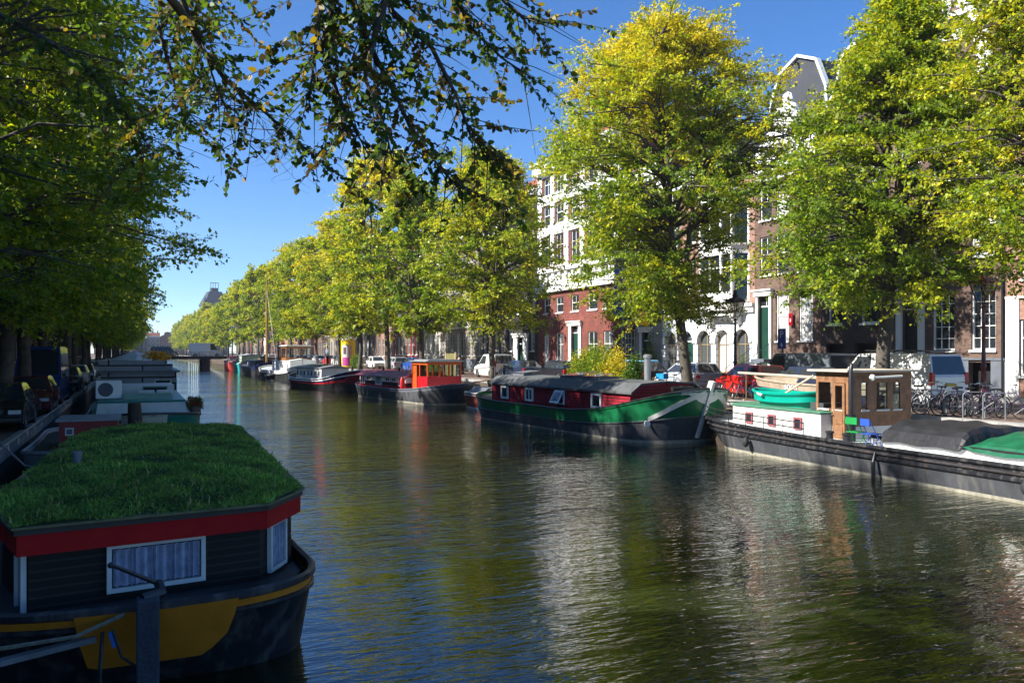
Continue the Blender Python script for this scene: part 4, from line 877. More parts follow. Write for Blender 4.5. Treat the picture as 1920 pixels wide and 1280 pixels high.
# ---- near right: black barge with white deckhouse and brown wheelhouse
def big_barge():
    b = boat('long black barge with white deckhouse, brown wooden wheelhouse and dark tarpaulins at the right', 'barge', (20.35, 15.3, 0), R(90-3.2), 'cargo_barge')
    H = Hull(24, 4.5, lambda u: .84+.25*max(0, (u-.1)/.9)**1.8+.25*max(0, (-u-.6)/.4)**2, ob=2.3, os=1., fb=.34, fs=.3, pb=2.3, qb=2.0, tend=.55, tuck=.06, n=60)
    mb = MB(); H.build(mb, [(0, .1, 2), (.1, .62, 1), (.62, 1., 0)]); H.deck(mb, 3, 0, .1)
    H.ring(mb, .64, .05, 0, .02); H.ring(mb, .8, .035, 4, .015); H.ring(mb, .97, .04, 0, .02)
    mb.build('hull', [HBLK, HGRY, SCUM, DECKL, RUSTY], b, smooth=True)
    w = MB(); H.patch(w, [(u, sd, .66, .97) for sd, seq in ((1, (.972, .98, .986, .991, .996, .999)), (-1, (.999, .995, .99, .985))) for u in seq], .03); w.build('stern_panel', W, b)
    # deckhouse, rounded towards the far end
    def dh(x0, x1, hw, z0, z1, mats, name, g=0.):
        m = MB(); P = [(x0-g, -hw-g)]+[(x1-1.2+(1.2+g)*math.sin(math.pi*i/10), -(hw+g)*math.cos(math.pi*i/10)) for i in range(11)]+[(x0-g, hw+g)]
        m.prismz(P, z0, z1); return m.build(name, mats, b, bevel=.03)
    dh(4.6, 10.0, 1.55, .65, 1.5, WD, 'deckhouse'); dh(4.6, 10.0, 1.55, 1.503, 1.56, DECKG, 'deckhouse_roof', .05)
    for x in (5.6, 6.9, 8.1): pwin(b, .38, .38, (x, 1.555, .95), PY, pm('dusty_pink_frame', (.28, .08, .09), .5), GLASS, .06, cross=0)
    rl = MB(); US = [u/100 for u in range(38, 101, 4)]
    for hgt in (.2, .38):
        rl.tube([(H.pt(u, 1, 1)[0], H.pt(u, 1, 1)[1]-.04, H.pt(u, 1, 1)[2]+hgt) for u in US]+[(H.pt(u, -1, 1)[0], H.pt(u, -1, 1)[1]+.04, H.pt(u, -1, 1)[2]+hgt) for u in reversed(US[:-1])], .018, 6)
    for u in US[::2]:
        for sd in (1, -1): p = H.pt(u, sd, 1); rl.tube([(p[0], p[1]-.04*sd, p[2]), (p[0], p[1]-.04*sd, p[2]+.38)], .014, 5)
    rl.build('railing', BLK, b)
    # wheelhouse
    PLK = pm('weathered_brown_wood', (.24, .115, .05), .65, .35, 5, bump=.4, rust=(.09,.05,.03), rust_amt=.5); x0, x1, hw, z0, z1 = 3.9, 5.3, 1.22, .62, 2.78; yc = -.1
    m = MB(); T = .07
    m.M = Matrix.Translation((0, yc, 0))
    m.box(x0, x1, -hw, hw, z0, 1.15, 1); m.box(x0+.005, x1-.005, -hw+.005, hw-.005, 1.153, 1.65, 0)
    for x in (x0, x0+.62, x1-.1): 
        for y in (-hw, hw-T): m.box(x, x+.1, y, y+T, 1.653, z1, 0)
    for ya, yb in ((-hw+.003, -.78), (-.5, -.28), (.14, .5), (.72, hw-.003)):
        for x in (x0, x1-T): m.box(x+.001, x+T-.001, ya, yb, 1.653, z1-.3, 0)
    for y in (-hw, hw-T): m.box(x0+.002, x1-.002, y+.002, y+T-.002, z1-.32, z1-.002, 0)
    for x in (x0, x1-T): m.box(x+.002, x+T-.002, -hw+.003, hw-.003, z1-.32, z1-.003, 0)
    for x in (x0+.1, x1-.63):                      # sills
        m.box(x, x+.52, hw, hw+.05, 1.6, 1.65, 1)
    for y, l in ((-.82, .36), (-.32, .5), (.46, .3)): m.box(x0-.05, x0-.002, y, y+l, 1.6, 1.65, 1)
    m.build('wheelhouse', [PLK, WD], b)
    r = MB(); r.M = Matrix.Translation((0, yc, 0)); r.box(x0-.18, x1+.2, -hw-.2, hw+.2, z1+.002, z1+.07); r.build('wheelhouse_roof', pm('bleached_plywood', (.48, .42, .33), .7, .2, 4), b, bevel=.015)
    d = MB(); d.M = Matrix.Translation((0, yc-.048, 0)); d.box(x0+.1, x0+.6, hw+.052, hw+.1, .7, 1.62); d.box(x0+.1, x0+.2, hw+.052, hw+.1, 1.623, 2.45); d.box(x0+.5, x0+.6, hw+.052, hw+.1, 1.623, 2.45); d.box(x0+.2, x0+.5, hw+.052, hw+.1, 2.37, 2.45)
    d.box(x0+.18, x0+.52, hw+.101, hw+.115, .8, 1.15); d.box(x0+.18, x0+.52, hw+.101, hw+.115, 1.22, 1.54)
    do = d.build('door', PLK, b); hd = MB(); hd.sphere((x0+.56, hw+yc+.12, 1.5), .03); hd.build('handle', CHROME, do)
    p = MB(); p.M = Matrix.Translation((0, yc, 0))
    for y in (-hw+.03, hw-.03): p.add([(x0+.1,y,1.66),(x1-.1,y,1.66),(x1-.1,y,z1-.33),(x0+.1,y,z1-.33)], [(0,1,2,3)])
    for x in (x0+.03, x1-.03): p.add([(x,-hw+.1,1.66),(x,hw-.1,1.66),(x,hw-.1,z1-.33),(x,-hw+.1,z1-.33)], [(0,1,2,3)])
    p.build('window_panes', CLEAR, b)
    s = MB(); s.tube([(3.65,1.25,.65),(3.65,1.25,1.55)], .14, 12); s.tube([(3.65,1.25,1.55),(3.65,1.25,2.85),(3.68,1.2,2.98),(3.75,1.1,3.0)], .06, 10); s.build('stovepipe', BLK, b, smooth=True)
    h = MB(); h.tube([(3.7,.35,2.62),(3.7,-.75,2.66)], .035, 8); h.lathe([(.1,-.03),(.1,.03),(.03,.1)], 12, (3.68,.42,2.62), ax='y'); h.build('horn', WD, b, smooth=True)
    # coamings, hatches
    c = MB(); c.box(-11.2, 2.55, 1.28, 1.4, .6, 1.0, 0); c.box(-11.2, 2.55, -1.4, -1.28, .6, 1.02, 0); c.box(2.552, 2.66, -1.4, 1.4, .6, 1.02, 0); c.box(-11.3, -11.2, -1.4, 1.4, .6, 1.02)
    c.box(-11.2, 2.66, 1.402, 1.45, .96, 1.05, 1); c.build('hatch_coaming', [W, BLK], b)
    for x in (-2.3,): 
        q = MB(); q.lathe([(.12,0),(.12,.03),(.08,.03),(.075,.01)], 16, (x, 1.402, .8), ax='y'); q.build('porthole', BLK, b)
    pwin(b, 1.2, .3, (-5.2, 1.405, .68), PY, W, GLASS, .05)
    for x in (4.0, 3.3): q = MB(); q.lathe([(.11,0),(.1,.3),(.13,.31),(.13,.36),(.02,.38)], 12, (x, 1.72, .68)); q.build('bollard', BLK, b, smooth=True)
    q = MB(); q.box(5.0, 5.6, .4, 1.1, 1.562, 1.8); q.build('deck_box', pm('dark_box', (.05, .05, .05), .7), b, bevel=.02)
    rnd = random.Random(2)
    fn = MB(); 
    for x, z in ((7.2, .62), (-2.7, .62)):
        fn.sphere((x, 2.32, z-.1), .11, .1, .16, 10); fn.tube([(x, 2.2, z+.2), (x, 2.32, z)], .012, 5)
    for nme, x in (('fender', 7.2), ('fender', -2.9)):
        f = MB(); f.sphere((x, 2.38, .42), .12, .11, .17, 12); f.tube([(x, 2.24, .82), (x, 2.37, .55)], .014, 5); f.build(nme, RUBBER, b, smooth=True)
    q = MB(); q.tube([(1.6, 2.3, .7), (1.6, 2.36, .45), (1.6, 2.36, -.1)], [.02, .05, .05], 8); q.tube([(1.6,2.2,.72),(1.6,2.25,.98),(1.5,2.2,1.0)], .015, 5); q.build('hanging_fender', BLK, b)
    # tarpaulins (things lying on the hold)
    def tarp(lab, x0, x1, mat, hgt, zr, sd):
        rg = random.Random(sd); t = thing('tarpaulin', lab, 'tarpaulin', b.location, b.rotation_euler.z)
        m = MB(); nx, ny = 36, 22; vs = []
        for i in range(nx+1):
            for j in range(ny+1):
                x = x0+(x1-x0)*i/nx; s = -1+2*j/ny; hw = 1.5
                z = 1.03+(hgt-1.03)*(1-abs(s)**zr)+(.0 if abs(s) > .9 else .025*math.sin(x*3.1+s*4)+.02*math.sin(x*7+s*11))
                if abs(s) > .93: z = 1.03-.12*(abs(s) > .99)+.02*math.sin(x*5)
                e = min(i, nx-i)
                if e == 0: z = 1.02
                if e == 1: z = 1.0+(z-1.0)*.75
                vs.append((x+.02*math.sin(j*1.7+i), s*hw, z))
        m.add(vs, [(i*(ny+1)+j, i*(ny+1)+j+1, (i+1)*(ny+1)+j+1, (i+1)*(ny+1)+j) for i in range(nx) for j in range(ny)])
        o = m.build('sheet', mat, t, smooth=False); so = o.modifiers.new('thickness', 'SOLIDIFY'); so.thickness = .012; return t
    t = tarp('black tarpaulin tent stretched over the hold beside the folding chairs', -.5, 2.3, TARP, 1.46, 6, 1)
    for x in (1.2, .5, -.3):
        q = MB(); q.box(x-.14, x+.14, 1.512, 1.52, 1.12, 1.32); 
    tarp('dark green tarpaulin with an orange strip covering the hold at the right edge', -10.8, -.45, TARPG, 1.42, 2.2, 7)
    st = thing('plank', 'orange plank lying on the green tarpaulin', 'plank', b.location, b.rotation_euler.z); q = MB(); q.bar((-1.6,.6,1.44),(-3.0,.3,1.5),.1,.03); o = q.build('board', pm('orange_wood', (.6,.25,.08), .6), st)
    return b
BARGE = big_barge()
def on(b, p):
    q = Matrix.Rotation(b.rotation_euler.z, 3, 'Z') @ Vector(p); return (b.location.x+q.x, b.location.y+q.y, q.z)
def dinghy():
    b = thing('rowing_boat', 'turquoise rowing boat with a wooden oar lying on the barge deckhouse roof', 'rowing boat', on(BARGE, (7.5, .45, 1.57)), BARGE.rotation_euler.z+R(6))
    H = Hull(3.1, 1.35, lambda u: .42+.09*u*u, ob=.35, os=.15, fb=.7, fs=.45, pb=2., qb=1.4, tend=.3, tuck=.3, n=30)
    m = MB(); H.build(m, [(.0, .45, 0), (.45, .9, 0), (.9, 1, 0)]); H.deck(m, 1, 0, .3, .04, 0); H.ring(m, .9, .022, 0, .01); m.build('hull', [TURQ, WOOD], b, smooth=True)
    s = MB()
    for x in (-.6, .25): s.box(x-.12, x+.12, -.52, .52, .33, .36)
    s.build('thwart', pm('brown_thwart', (.16, .05, .03), .6), b)
    f = MB(); f.tube([(.75,.64,.4),(.45,.72,.33)], .055, 10); f.build('fender', WD, b, smooth=True)
    o = thing('oar', 'pale wooden oar standing out of the turquoise rowing boat', 'oar', on(BARGE, (7.5, .45, 1.6)), BARGE.rotation_euler.z)
    q = MB(); q.tube([(.35,.35,.1),(-.75,-.45,1.0)], .035, 8); q.bar((.45,.42,.0),(.2,.24,.25),.13,.03); q.build('shaft', pm('pale_wood', (.62,.45,.24), .5), o)
dinghy()
def chair(lab, m, p, rz):
    c = thing('folding_chair', lab, 'folding chair', on(BARGE, p), rz, 'folding chairs on the barge deck')
    s = MB(); s.box(-.2,.2,-.2,.2,.42,.445); [s.box(-.2,.2,y,y+.012,.446,.45) for y in (-.15,-.05,.05,.15)]; s.build('seat', m, c)
    k = MB(); k.M = Matrix.Translation((0,.22,0)); k.box(-.2,.2,-.01,.012,.66,.86); k.build('backrest', m, c)
    for x in (-.2, .2):
        l = MB(); l.tube([(x,-.22,0),(x,.0,.43),(x,.24,.86)], .013, 6); l.build('leg', m, c); l = MB(); l.tube([(x*.9,.2,0),(x*.9,-.18,.43)], .013, 6); l.build('leg', m, c)
chair('green slatted folding chair beside the stovepipe', pm('green_chair_paint', (.015,.26,.06), .4), (3.1, 1.55, .66), R(95))
chair('blue slatted folding chair between the green chair and the black tarpaulin', pm('blue_chair_paint', (.03,.09,.4), .4), (2.45, 1.6, .66), R(80))

# ---- green tjalk
def green_boat():
    dx, dy = 1.1, -17.1; L = math.hypot(dx, dy)+.5; rz = math.atan2(dy, dx)     # bow towards the viewer
    b = boat('green and black barge with red plank cabin, grey roof and white bow trim', 'houseboat', (18.5, 34.2, 0), rz)
    H = Hull(L, 4.3, lambda u: .98+1.08*max(0, (u-.2)/.8)**2+.28*max(0, (-u-.45)/.55)**1.8, ob=.9, os=.6, fb=.34, fs=.36, pb=2.4, qb=2.1, tend=.3, tuck=.05, n=60)
    mb = MB(); H.build(mb, [(0, .07, 2), (.07, .5, 1), (.5, 1., 0)]); H.deck(mb, 3, 0, .12, .07, 4)
    H.ring(mb, .5, .03, 1, .01); H.ring(mb, .96, .03, 0, .01); mb.build('hull', [HGRN, HGRY, SCUM, DECKB, BLK], b, smooth=True)
    w = MB()
    for sd in (1, -1):
        P = [(.86, .53), (.9, .6), (.94, .69), (.97, .78), (.99, .86), (.999, .92)]
        a = [H.pt(u, sd, f+.05, .05) for u, f in P]; c = [H.pt(u, sd, f-.05, .05) for u, f in P]; a2 = [H.pt(u, sd, f+.05, .0) for u, f in P]; c2 = [H.pt(u, sd, f-.05, .0) for u, f in P]; n = len(P)
        w.add(a+c+a2+c2, [(i, i+1, n+i+1, n+i) for i in range(n-1)]+[(i, i+1, 2*n+i+1, 2*n+i) for i in range(n-1)]+[(n+i, n+i+1, 3*n+i+1, 3*n+i) for i in range(n-1)])
        H.patch(w, [(u, sd, .93-.22*((u-.975)/.025)**2 if u > .975 else .93, 1.01) for u in (.965, .972, .98, .99, .996, 1.)], .03)
        w.tube([H.pt(.855, sd, .44, .06), H.pt(.86, sd, .44, .1)], .12, 12)
    xb = L/2; w.add([(xb+.0,-.09,2.35),(xb+.2,-.06,2.3),(xb-.7,-.06,.2),(xb-.95,-.09,.25),(xb+.0,.09,2.35),(xb+.2,.06,2.3),(xb-.7,.06,.2),(xb-.95,.09,.25)], [(0,1,2,3),(7,6,5,4),(0,4,5,1),(1,5,6,2),(2,6,7,3),(3,7,4,0)])
    w.build('bow_trim', WD, b)
    # cabin
    x0, x1, hw = -5.9, 6.1, 1.62; zt = 1.84
    m = MB(); m.box(x0, x1, -hw, hw, .8, zt); m.taper(x1+.003, x1+1.9, -hw+.1, hw-.1, 1.0, zt+.14, 0, .3, None, 1.0) if False else None
    m.build('cabin_wall', REDPL, b)
    r = MB(); prof = [(hw+.13, zt+.0), (hw-.35, zt+.34), (0, zt+.42), (-hw+.35, zt+.34), (-hw-.13, zt+.0)]
    xs = [x0-.15, x1-1.0, x1+.25]
    vs = [(x, y, z+(0 if k < 2 else -.0)) for k, x in enumerate(xs) for y, z in prof]+[(x, y, z-.07) for x in xs for y, z in prof]
    fs = []
    for k in range(2):
        for j in range(4): fs += [(k*5+j, k*5+j+1, k*5+j+6, k*5+j+5), (15+k*5+j+5, 15+k*5+j+6, 15+k*5+j+1, 15+k*5+j)]
    for k in (0, 2):
        for j in range(4): fs.append((k*5+j, k*5+j+1, 15+k*5+j+1, 15+k*5+j))
    for j in (0, 4): 
        for k in range(2): fs.append((k*5+j, (k+1)*5+j, 15+(k+1)*5+j, 15+k*5+j))
    r.add(vs, fs); ro = r.build('roof', FELT, b)
    g = MB(); g.prism([(hw, zt), (-hw, zt), (-hw+.35, zt+.3), (0, zt+.36), (hw-.35, zt+.3)], 0, .05); g.M = None
    for x in (x0+.02, x1-.06):
        ge = MB(); ge.add([(x, hw-.02, zt), (x, -hw+.02, zt), (x, -hw+.36, zt+.3), (x, 0, zt+.36), (x, hw-.36, zt+.3), (x+.04, hw-.02, zt), (x+.04, -hw+.02, zt), (x+.04, -hw+.36, zt+.3), (x+.04, 0, zt+.36), (x+.04, hw-.36, zt+.3)], [(0,1,2,3,4),(9,8,7,6,5)])
        ge.build('cabin_gable', REDPL, b)
    for i, x in enumerate((-4.4, -1.9, .9, 3.8)):   # canal side is -y (bow towards the viewer)
        pwin(b, .74, .62, (x, -hw-.005, 1.1), 0, W, GLASS, .09, cross=1 if i == 1 else 0, dep=.07)
        if i == 2:
            q = MB(); q.box(-.37,.37,-.03,0,-.6,0); q.box(-.29,.29,-.034,.004,-.52,-.08,1); o = q.build('open_casement', [W, GLASS], b, loc=(x, -hw-.06, 1.7)); o.rotation_euler = (R(-28), 0, 0)
    for x, n in ((.3, 0), (2.2, 1), (-4.5, 2)):
        q = MB(); q.box(x-.65, x+.65, -.9, .1, zt+.36, zt+.5, 0); q.add([(x-.6,-.95,zt+.51),(x+.6,-.95,zt+.51),(x+.6,.1,zt+.62),(x-.6,.1,zt+.62)], [(0,1,2,3)], 1); q.build('skylight', [LEAD, GLASS2 if n < 2 else LEAD], ro)
    q = MB(); q.lathe([(.14,0),(.14,1.0),(.18,1.0),(.18,1.1),(.1,1.15)], 12, (4.6, .3, zt+.3)); q.build('chimney_pipe', STEEL, ro, smooth=True)
    s = MB(); s.box(-L/2-.05, -L/2+.4, -.08, .08, .2, 1.75); s.tube([(-L/2+.3,0,1.8),(-L/2+1.9,0,1.95)], .05, 8); s.build('rudder', HGRN, b)
    q = MB(); q.box(-7.2, -6.2, -.6, .6, .95, 1.45); q.build('stern_hatch', WD, b, bevel=.03)
    q = MB(); q.tube([(L/2-1.6,.0,1.7),(L/2-1.6,0,2.1)], .1, 8); q.tube([(L/2-1.6,-.5,2.0),(L/2-1.6,.5,2.0)], .09, 10); q.build('windlass', BLK, b)
    return b
GB = green_boat()

# ---- small red and grey sloop behind the green stern
def sloop(label, loc, rz, L, B, hm, dm, hgt=.75, group='boats moored along the right bank', cat='motor boat', tarpm=None, nm='small_boat'):
    b = thing(nm, label, cat, loc, rz, group); H = Hull(L, B, lambda u: hgt+.3*max(0, u)**2, ob=.5, os=.2, fb=.7, fs=.3, qb=1.4, tend=.3, n=26)
    m = MB(); H.build(m, [(0, .15, 1), (.15, 1, 0)]); H.deck(m, 2, 0, .12, .05, 1); H.ring(m, .85, .03, 1, .01); m.build('hull', [hm, WD, dm], b, smooth=True)
    if tarpm: q = MB(); q.prism([(-B*.45, hgt-.05), (-B*.2, hgt+.35), (B*.2, hgt+.35), (B*.45, hgt-.05)], -L*.36, L*.25); q.M = None; q.v = [(y, x, z) for x, y, z in q.v]; q.build('cover', tarpm, b, bevel=.04)
    e = MB(); e.box(-L/2-.3, -L/2+.02, -.15, .15, .35, hgt+.35); e.tube([(-L/2-.18,0,-.3),(-L/2-.18,0,.4)], .06, 6); e.build('outboard_motor', BLK, b, bevel=.03)
    return b
sloop('small rust-red boat with grey cover behind the green barge stern', (19.0, 46.6, 0), R(-95), 4.6, 1.9, pm('rust_red_hull', (.3, .05, .03), .5, .3, 3), DECKB, .95, tarpm=LEAD)

def cabin_boat(label, cen, rz, L, B, sheer, bands, hmats, cab, whe=None, mast=None, group='boats moored along the right bank', deckm=2, tillr=True, ob=.8, os=.7, side=-1, name='houseboat', fb=.4, trim=None):
    b = boat(label, 'boat', (cen[0], cen[1], 0), rz, name, group); H = Hull(L, B, sheer, ob=ob, os=os, fb=fb, fs=.36, tend=.3, tuck=.06, n=40)
    m = MB(); H.build(m, bands); H.deck(m, deckm, 0, .1, .06, 0 if trim is None else trim)
    if trim is not None: H.ring(m, .8, .045, trim, .01)
    m.build('hull', hmats, b, smooth=True)
    if cab:
        x0, x1, hw, z0, z1, wm, rm, nw, ww, wh = cab
        q = MB(); q.taper(x0, x1, -hw, hw, z0, z1, .05, .06); q.build('cabin_wall', wm, b)
        q = MB(); q.add([(x0-.1,-hw-.06,z1+.003),(x1+.1,-hw-.06,z1+.003),(x1+.1,hw+.06,z1+.003),(x0-.1,hw+.06,z1+.003),(x0-.1,-hw-.06,z1+.06),(x1+.1,-hw-.06,z1+.06),(x1+.1,hw+.06,z1+.06),(x0-.1,hw+.06,z1+.06),(x0-.1,0,z1+.3),(x1+.1,0,z1+.3)],
              [(0,3,2,1),(0,1,5,4),(2,3,7,6),(4,5,9,8),(6,7,8,9),(0,4,8,7,3),(1,2,6,9,5)]); q.build('cabin_roof', rm, b)
        for i in range(nw):
            x = x0+(x1-x0)*(i+.5)/nw; pwin(b, ww, wh, (x, side*(hw-.02), z0+(z1-z0)*.5-wh/2+.05), 0 if side < 0 else PY, W, GLASS, .06)
    if whe:
        x0, x1, hw, z0, zm, z1, wm, um, rm = whe; q = MB(); q.box(x0, x1, -hw, hw, z0, zm, 0); T = .1
        for x in (x0, (x0+x1)/2-T/2, x1-T):
            for y in (-hw, hw-T): q.box(x, x+T, y, y+T, zm+.002, z1, 1)
        for y in (-.4, .3):
            for x in (x0, x1-T): q.box(x, x+T, y, y+T, zm+.002, z1, 1)
        for y in (-hw, hw-T): q.box(x0+.002, x1-.002, y+.002, y+T-.002, z1-.2, z1-.002, 1)
        for x in (x0, x1-T): q.box(x+.002, x+T-.002, -hw+.003, hw-.003, z1-.2, z1-.003, 1)
        q.build('wheelhouse', [wm, um], b)
        q = MB(); q.box(x0-.15, x1+.15, -hw-.15, hw+.15, z1+.002, z1+.07); q.box(x0+.1, x1-.1, -hw+.1, hw-.1, z1+.072, z1+.16); q.build('wheelhouse_roof', rm, b, bevel=.02)
        q = MB()
        for y in (-hw+.04, hw-.04): q.add([(x0+.05,y,zm),(x1-.05,y,zm),(x1-.05,y,z1-.2),(x0+.05,y,z1-.2)], [(0,1,2,3)])
        for x in (x0+.04, x1-.04): q.add([(x,-hw+.05,zm),(x,hw-.05,zm),(x,hw-.05,z1-.2),(x,-hw+.05,z1-.2)], [(0,1,2,3)])
        q.build('window_panes', CLEAR, b)
    if mast:
        x, zt = mast; q = MB(); q.tube([(x,0,.5),(x,0,zt*.7),(x,0,zt)], [.17,.14,.06], 8); q.tube([(x-.1,0,2.0),(x-7,0,2.3)], .09, 8); o = q.build('mast', pm('ochre_spar', (.38,.2,.06), .5), b)
        q = MB(); 
        for e in ((L/2-.3,0,1.3),(x-1,B/2,1.),(x-1,-B/2,1.),(-L/2+.5,0,1.2)): q.tube([(x,0,zt*.85), e], .012, 4)
        q.build('stay', BLK, o)
    return b, H
ORANGEW = pm('orange_varnish', (.48, .09, .015), .35, .15, 4); MAROON = pm('maroon_roof', (.27, .05, .07), .55, .15, 3, rust=(.1,.06,.05), rust_amt=.2)
# red wheelhouse barge
dx, dy = 1.9, -15.8; L = math.hypot(dx, dy)+.8
b, H = cabin_boat('black barge with maroon roof, striped white cabin and bright red wheelhouse', (18.1, 58.6), math.atan2(dy, dx), L, 4.1, lambda u: .82+.55*max(0, (u-.1)/.9)**2+.25*max(0, (-u-.5)/.5)**2,
    [(0, .08, 1), (.08, .8, 2), (.8, 1, 0)], [LEAD, SCUM, HGRY, DECKL], None, (2.6, 5.1, 1.25, .8, 1.75, 2.72, RED, ORANGEW, GREY), deckm=3)
q = MB(); q.box(-6.6, 2.2, -1.55, 1.55, .75, 1.0, 0); q.box(-6.6, 2.2, -1.545, 1.545, 1.003, 1.2, 1); q.box(-6.6, 2.2, -1.55, 1.55, 1.203, 1.25, 0); q.box(-6.6, 2.2, -1.54, 1.54, 1.253, 1.62, 2); q.build('cabin_wall', [RED, BLK, W], b)
q = MB(); q.add([(-7.2,-1.75,1.62),(2.5,-1.75,1.62),(2.5,1.75,1.62),(-7.2,1.75,1.62),(-7.0,-1.0,2.0),(2.4,-1.0,2.0),(2.4,1.0,2.0),(-7.0,1.0,2.0)], [(0,3,2,1),(0,1,5,4),(1,2,6,5),(2,3,7,6),(3,0,4,7),(4,5,6,7)]); rr = q.build('cabin_roof', MAROON, b)
for x in (-4.5, -1.5, 1.0): q = MB(); q.box(x-.06,x+.06,-.5,-.38,1.9,2.25); q.build('vent', BLK, rr)
for i, x in enumerate((-5.8, -4.6, -2.6, -.9, .3, 1.6)):
    if i == 2: pwin(b, 1.2, .75, (x, -1.56, .98), 0, W, GLASS, .06, cross=4)
    else: pwin(b, .85 if i != 5 else 1.0, .33 if i in (1,3,4) else .6, (x, -1.56, 1.26 if i in (1,3,4) else 1.0), 0, W, GLASS2 if i % 2 else GLASS, .06, cross=1)
q = MB(); q.box(2.55, 2.6, -1.15, -.35, .85, 2.5); q.box(2.9,3.5,-1.3,-1.252,.85,2.45); q.build('door', ORANGEW, b)
q = MB(); q.lathe([(.16,0),(.16,.75),(.05,.95)], 12, (2.35,-1.85,.72)); q.build('gas_bottle', RED, b, smooth=True)
# red-black tjalk with white cabin
dx, dy = 2.7, -13.4; L = math.hypot(dx, dy)+1
b, H = cabin_boat('black and red barge with white cabin and canopy, left of the maroon roofed barge', (16.6, 79.4), math.atan2(dy, dx), L, 4.2, lambda u: .9+.95*max(0, (u-.0)/1.)**2+.5*max(0, (-u-.5)/.5)**2,
    [(0, .5, 1), (.5, .62, 2), (.62, 1, 0)], [NAVY, BLK, RED, DECKB, W], (-5.2, 1.0, 1.4, .85, 1.85, W, GREY, 7, .5, .55), None, deckm=3, trim=4, ob=.7)
w = MB(); H.patch(w, [(u, 1, .35, .93) for u in (.8,.86,.91,.95,.98,1.)], .02); H.patch(w, [(u, -1, .35, .93) for u in (.88,.92,.96,.98,1.)], .02); w.build('bow_panel', DRED, b)
q = MB()
for x, y in ((-4.2,-1.1),(-4.2,1.1),(-.6,-1.1),(-.6,1.1)): q.tube([(x,y,1.9),(x,y,3.0)], .03, 6)
q.box(-4.6,-.3,-1.3,1.3,3.0,3.07); q.build('canopy', WD, b)
# white boat with brown wheelhouse
b, H = cabin_boat('black hulled barge with white deckhouse and varnished brown wheelhouse under the elms', (17.0, 103.5), R(-84), 19., 4.6, lambda u: 1.15+.9*max(0, (u-.1)/.9)**2+.5*max(0, (-u-.4)/.6)**2,
    [(0, .72, 1), (.72, .8, 2), (.8, 1, 0)], [W, HBLK, W, DECKL], (-3.5, 4.5, 1.5, 1.0, 2.3, W, W, 4, .5, .6), (-1.0, 3.0, 1.5, 2.32, 2.7, 4.0, TEAK, TEAK, WD), deckm=3)
sloop('small black dinghy with white rim beside the dark sailing barge', (15.0, 104.9, 0), R(-95), 5., 1.8, BLK, DECKB, .55, nm='dinghy')
b, H = cabin_boat('dark sailing barge with a tall ochre mast among the far boats', (16.9, 128.), R(-88), 22, 4.6, lambda u: 1.2+.8*max(0, u)**2+.5*max(0, -u)**2, [(0, .6, 1), (.6, 1, 0)], [NAVY, HBLK, DECKB], (-6, 2, 1.4, 1.1, 2.0, NAVY, BLK, 4, .5, .4), None, (3., 14.3))
b, H = cabin_boat('turquoise boat with cream cabin between the sailing barge and the red boat', (17.2, 149.), R(-90), 12, 4.0, lambda u: 1.4+.5*u*u, [(0, .9, 0), (.9, 1, 1)], [pm('teal_hull', (.02,.32,.3), .4), W, DECKB], (-4, 4, 1.5, 1.4, 2.7, pm('cream_cabin', (.55,.6,.4), .5), DECKL, 4, .6, .5))
b, H = cabin_boat('coral red boat next to the bridge', (16.6, 163.), R(-90), 10, 3.4, lambda u: 1.3+.6*u*u, [(0, .9, 0), (.9, 1, 1)], [pm('coral_hull', (.5,.06,.05), .4), W, DECKB], (-3, 2, 1.2, 1.2, 2.3, WD, RED, 3, .5, .4))

# ---- navy boat laid up on the quay behind the barge, with lettering
def quay_boat():
    b = thing('laid_up_boat', 'navy boat with cream lettered side laid up on the quay behind the barge', 'boat', (24.0, 25.0, QR), R(90))
    H = Hull(7.2, 1.8, lambda u: .8+.22*max(0, u)**2+.04*u, ob=.5, os=.3, fb=.4, fs=.2, qb=1.6, tend=.4, tuck=.3, n=36)
    m = MB(); H.build(m, [(0.05, .66, 0), (.66, 1., 1)]); H.deck(m, 2, 1, .2, .05, 1); H.ring(m, .66, .02, 0, .01); m.build('hull', [NAVY, pm('tan_strake', (.36,.28,.2), .7, .25, 5), WOOD], b, smooth=True)
    text('SOOR', .26, pm('white_lettering', (.8,.8,.78), .5), b, (.75, .915, .67), (R(90), 0, PY), .006)
    s = MB()
    for x in (-1.8, 1.8): s.box(x-.1, x+.1, -.7, .7, -.02, .1); s.box(x-.08,x+.08,-.6,-.45,.1,.5); s.box(x-.08,x+.08,.45,.6,.1,.5)
    s.build('cradle', WOOD, b)
    p = thing('wooden_spar', 'long pale wooden spar resting above the navy boat', 'spar', (23.6, 26.0, QR), R(90)); m = MB(); m.tube([(-3.2,0,1.02),(3.4,.1,1.15)], [.07,.05], 8); m.build('pole', pm('pale_spar', (.5,.42,.3), .6), p)
    m = MB(); 
    for x in (-2.9, 3.0): m.tube([(x,0,0),(x,0,1.02)], .03, 6)
    m.build('stand', WOOD, p)
quay_boat()
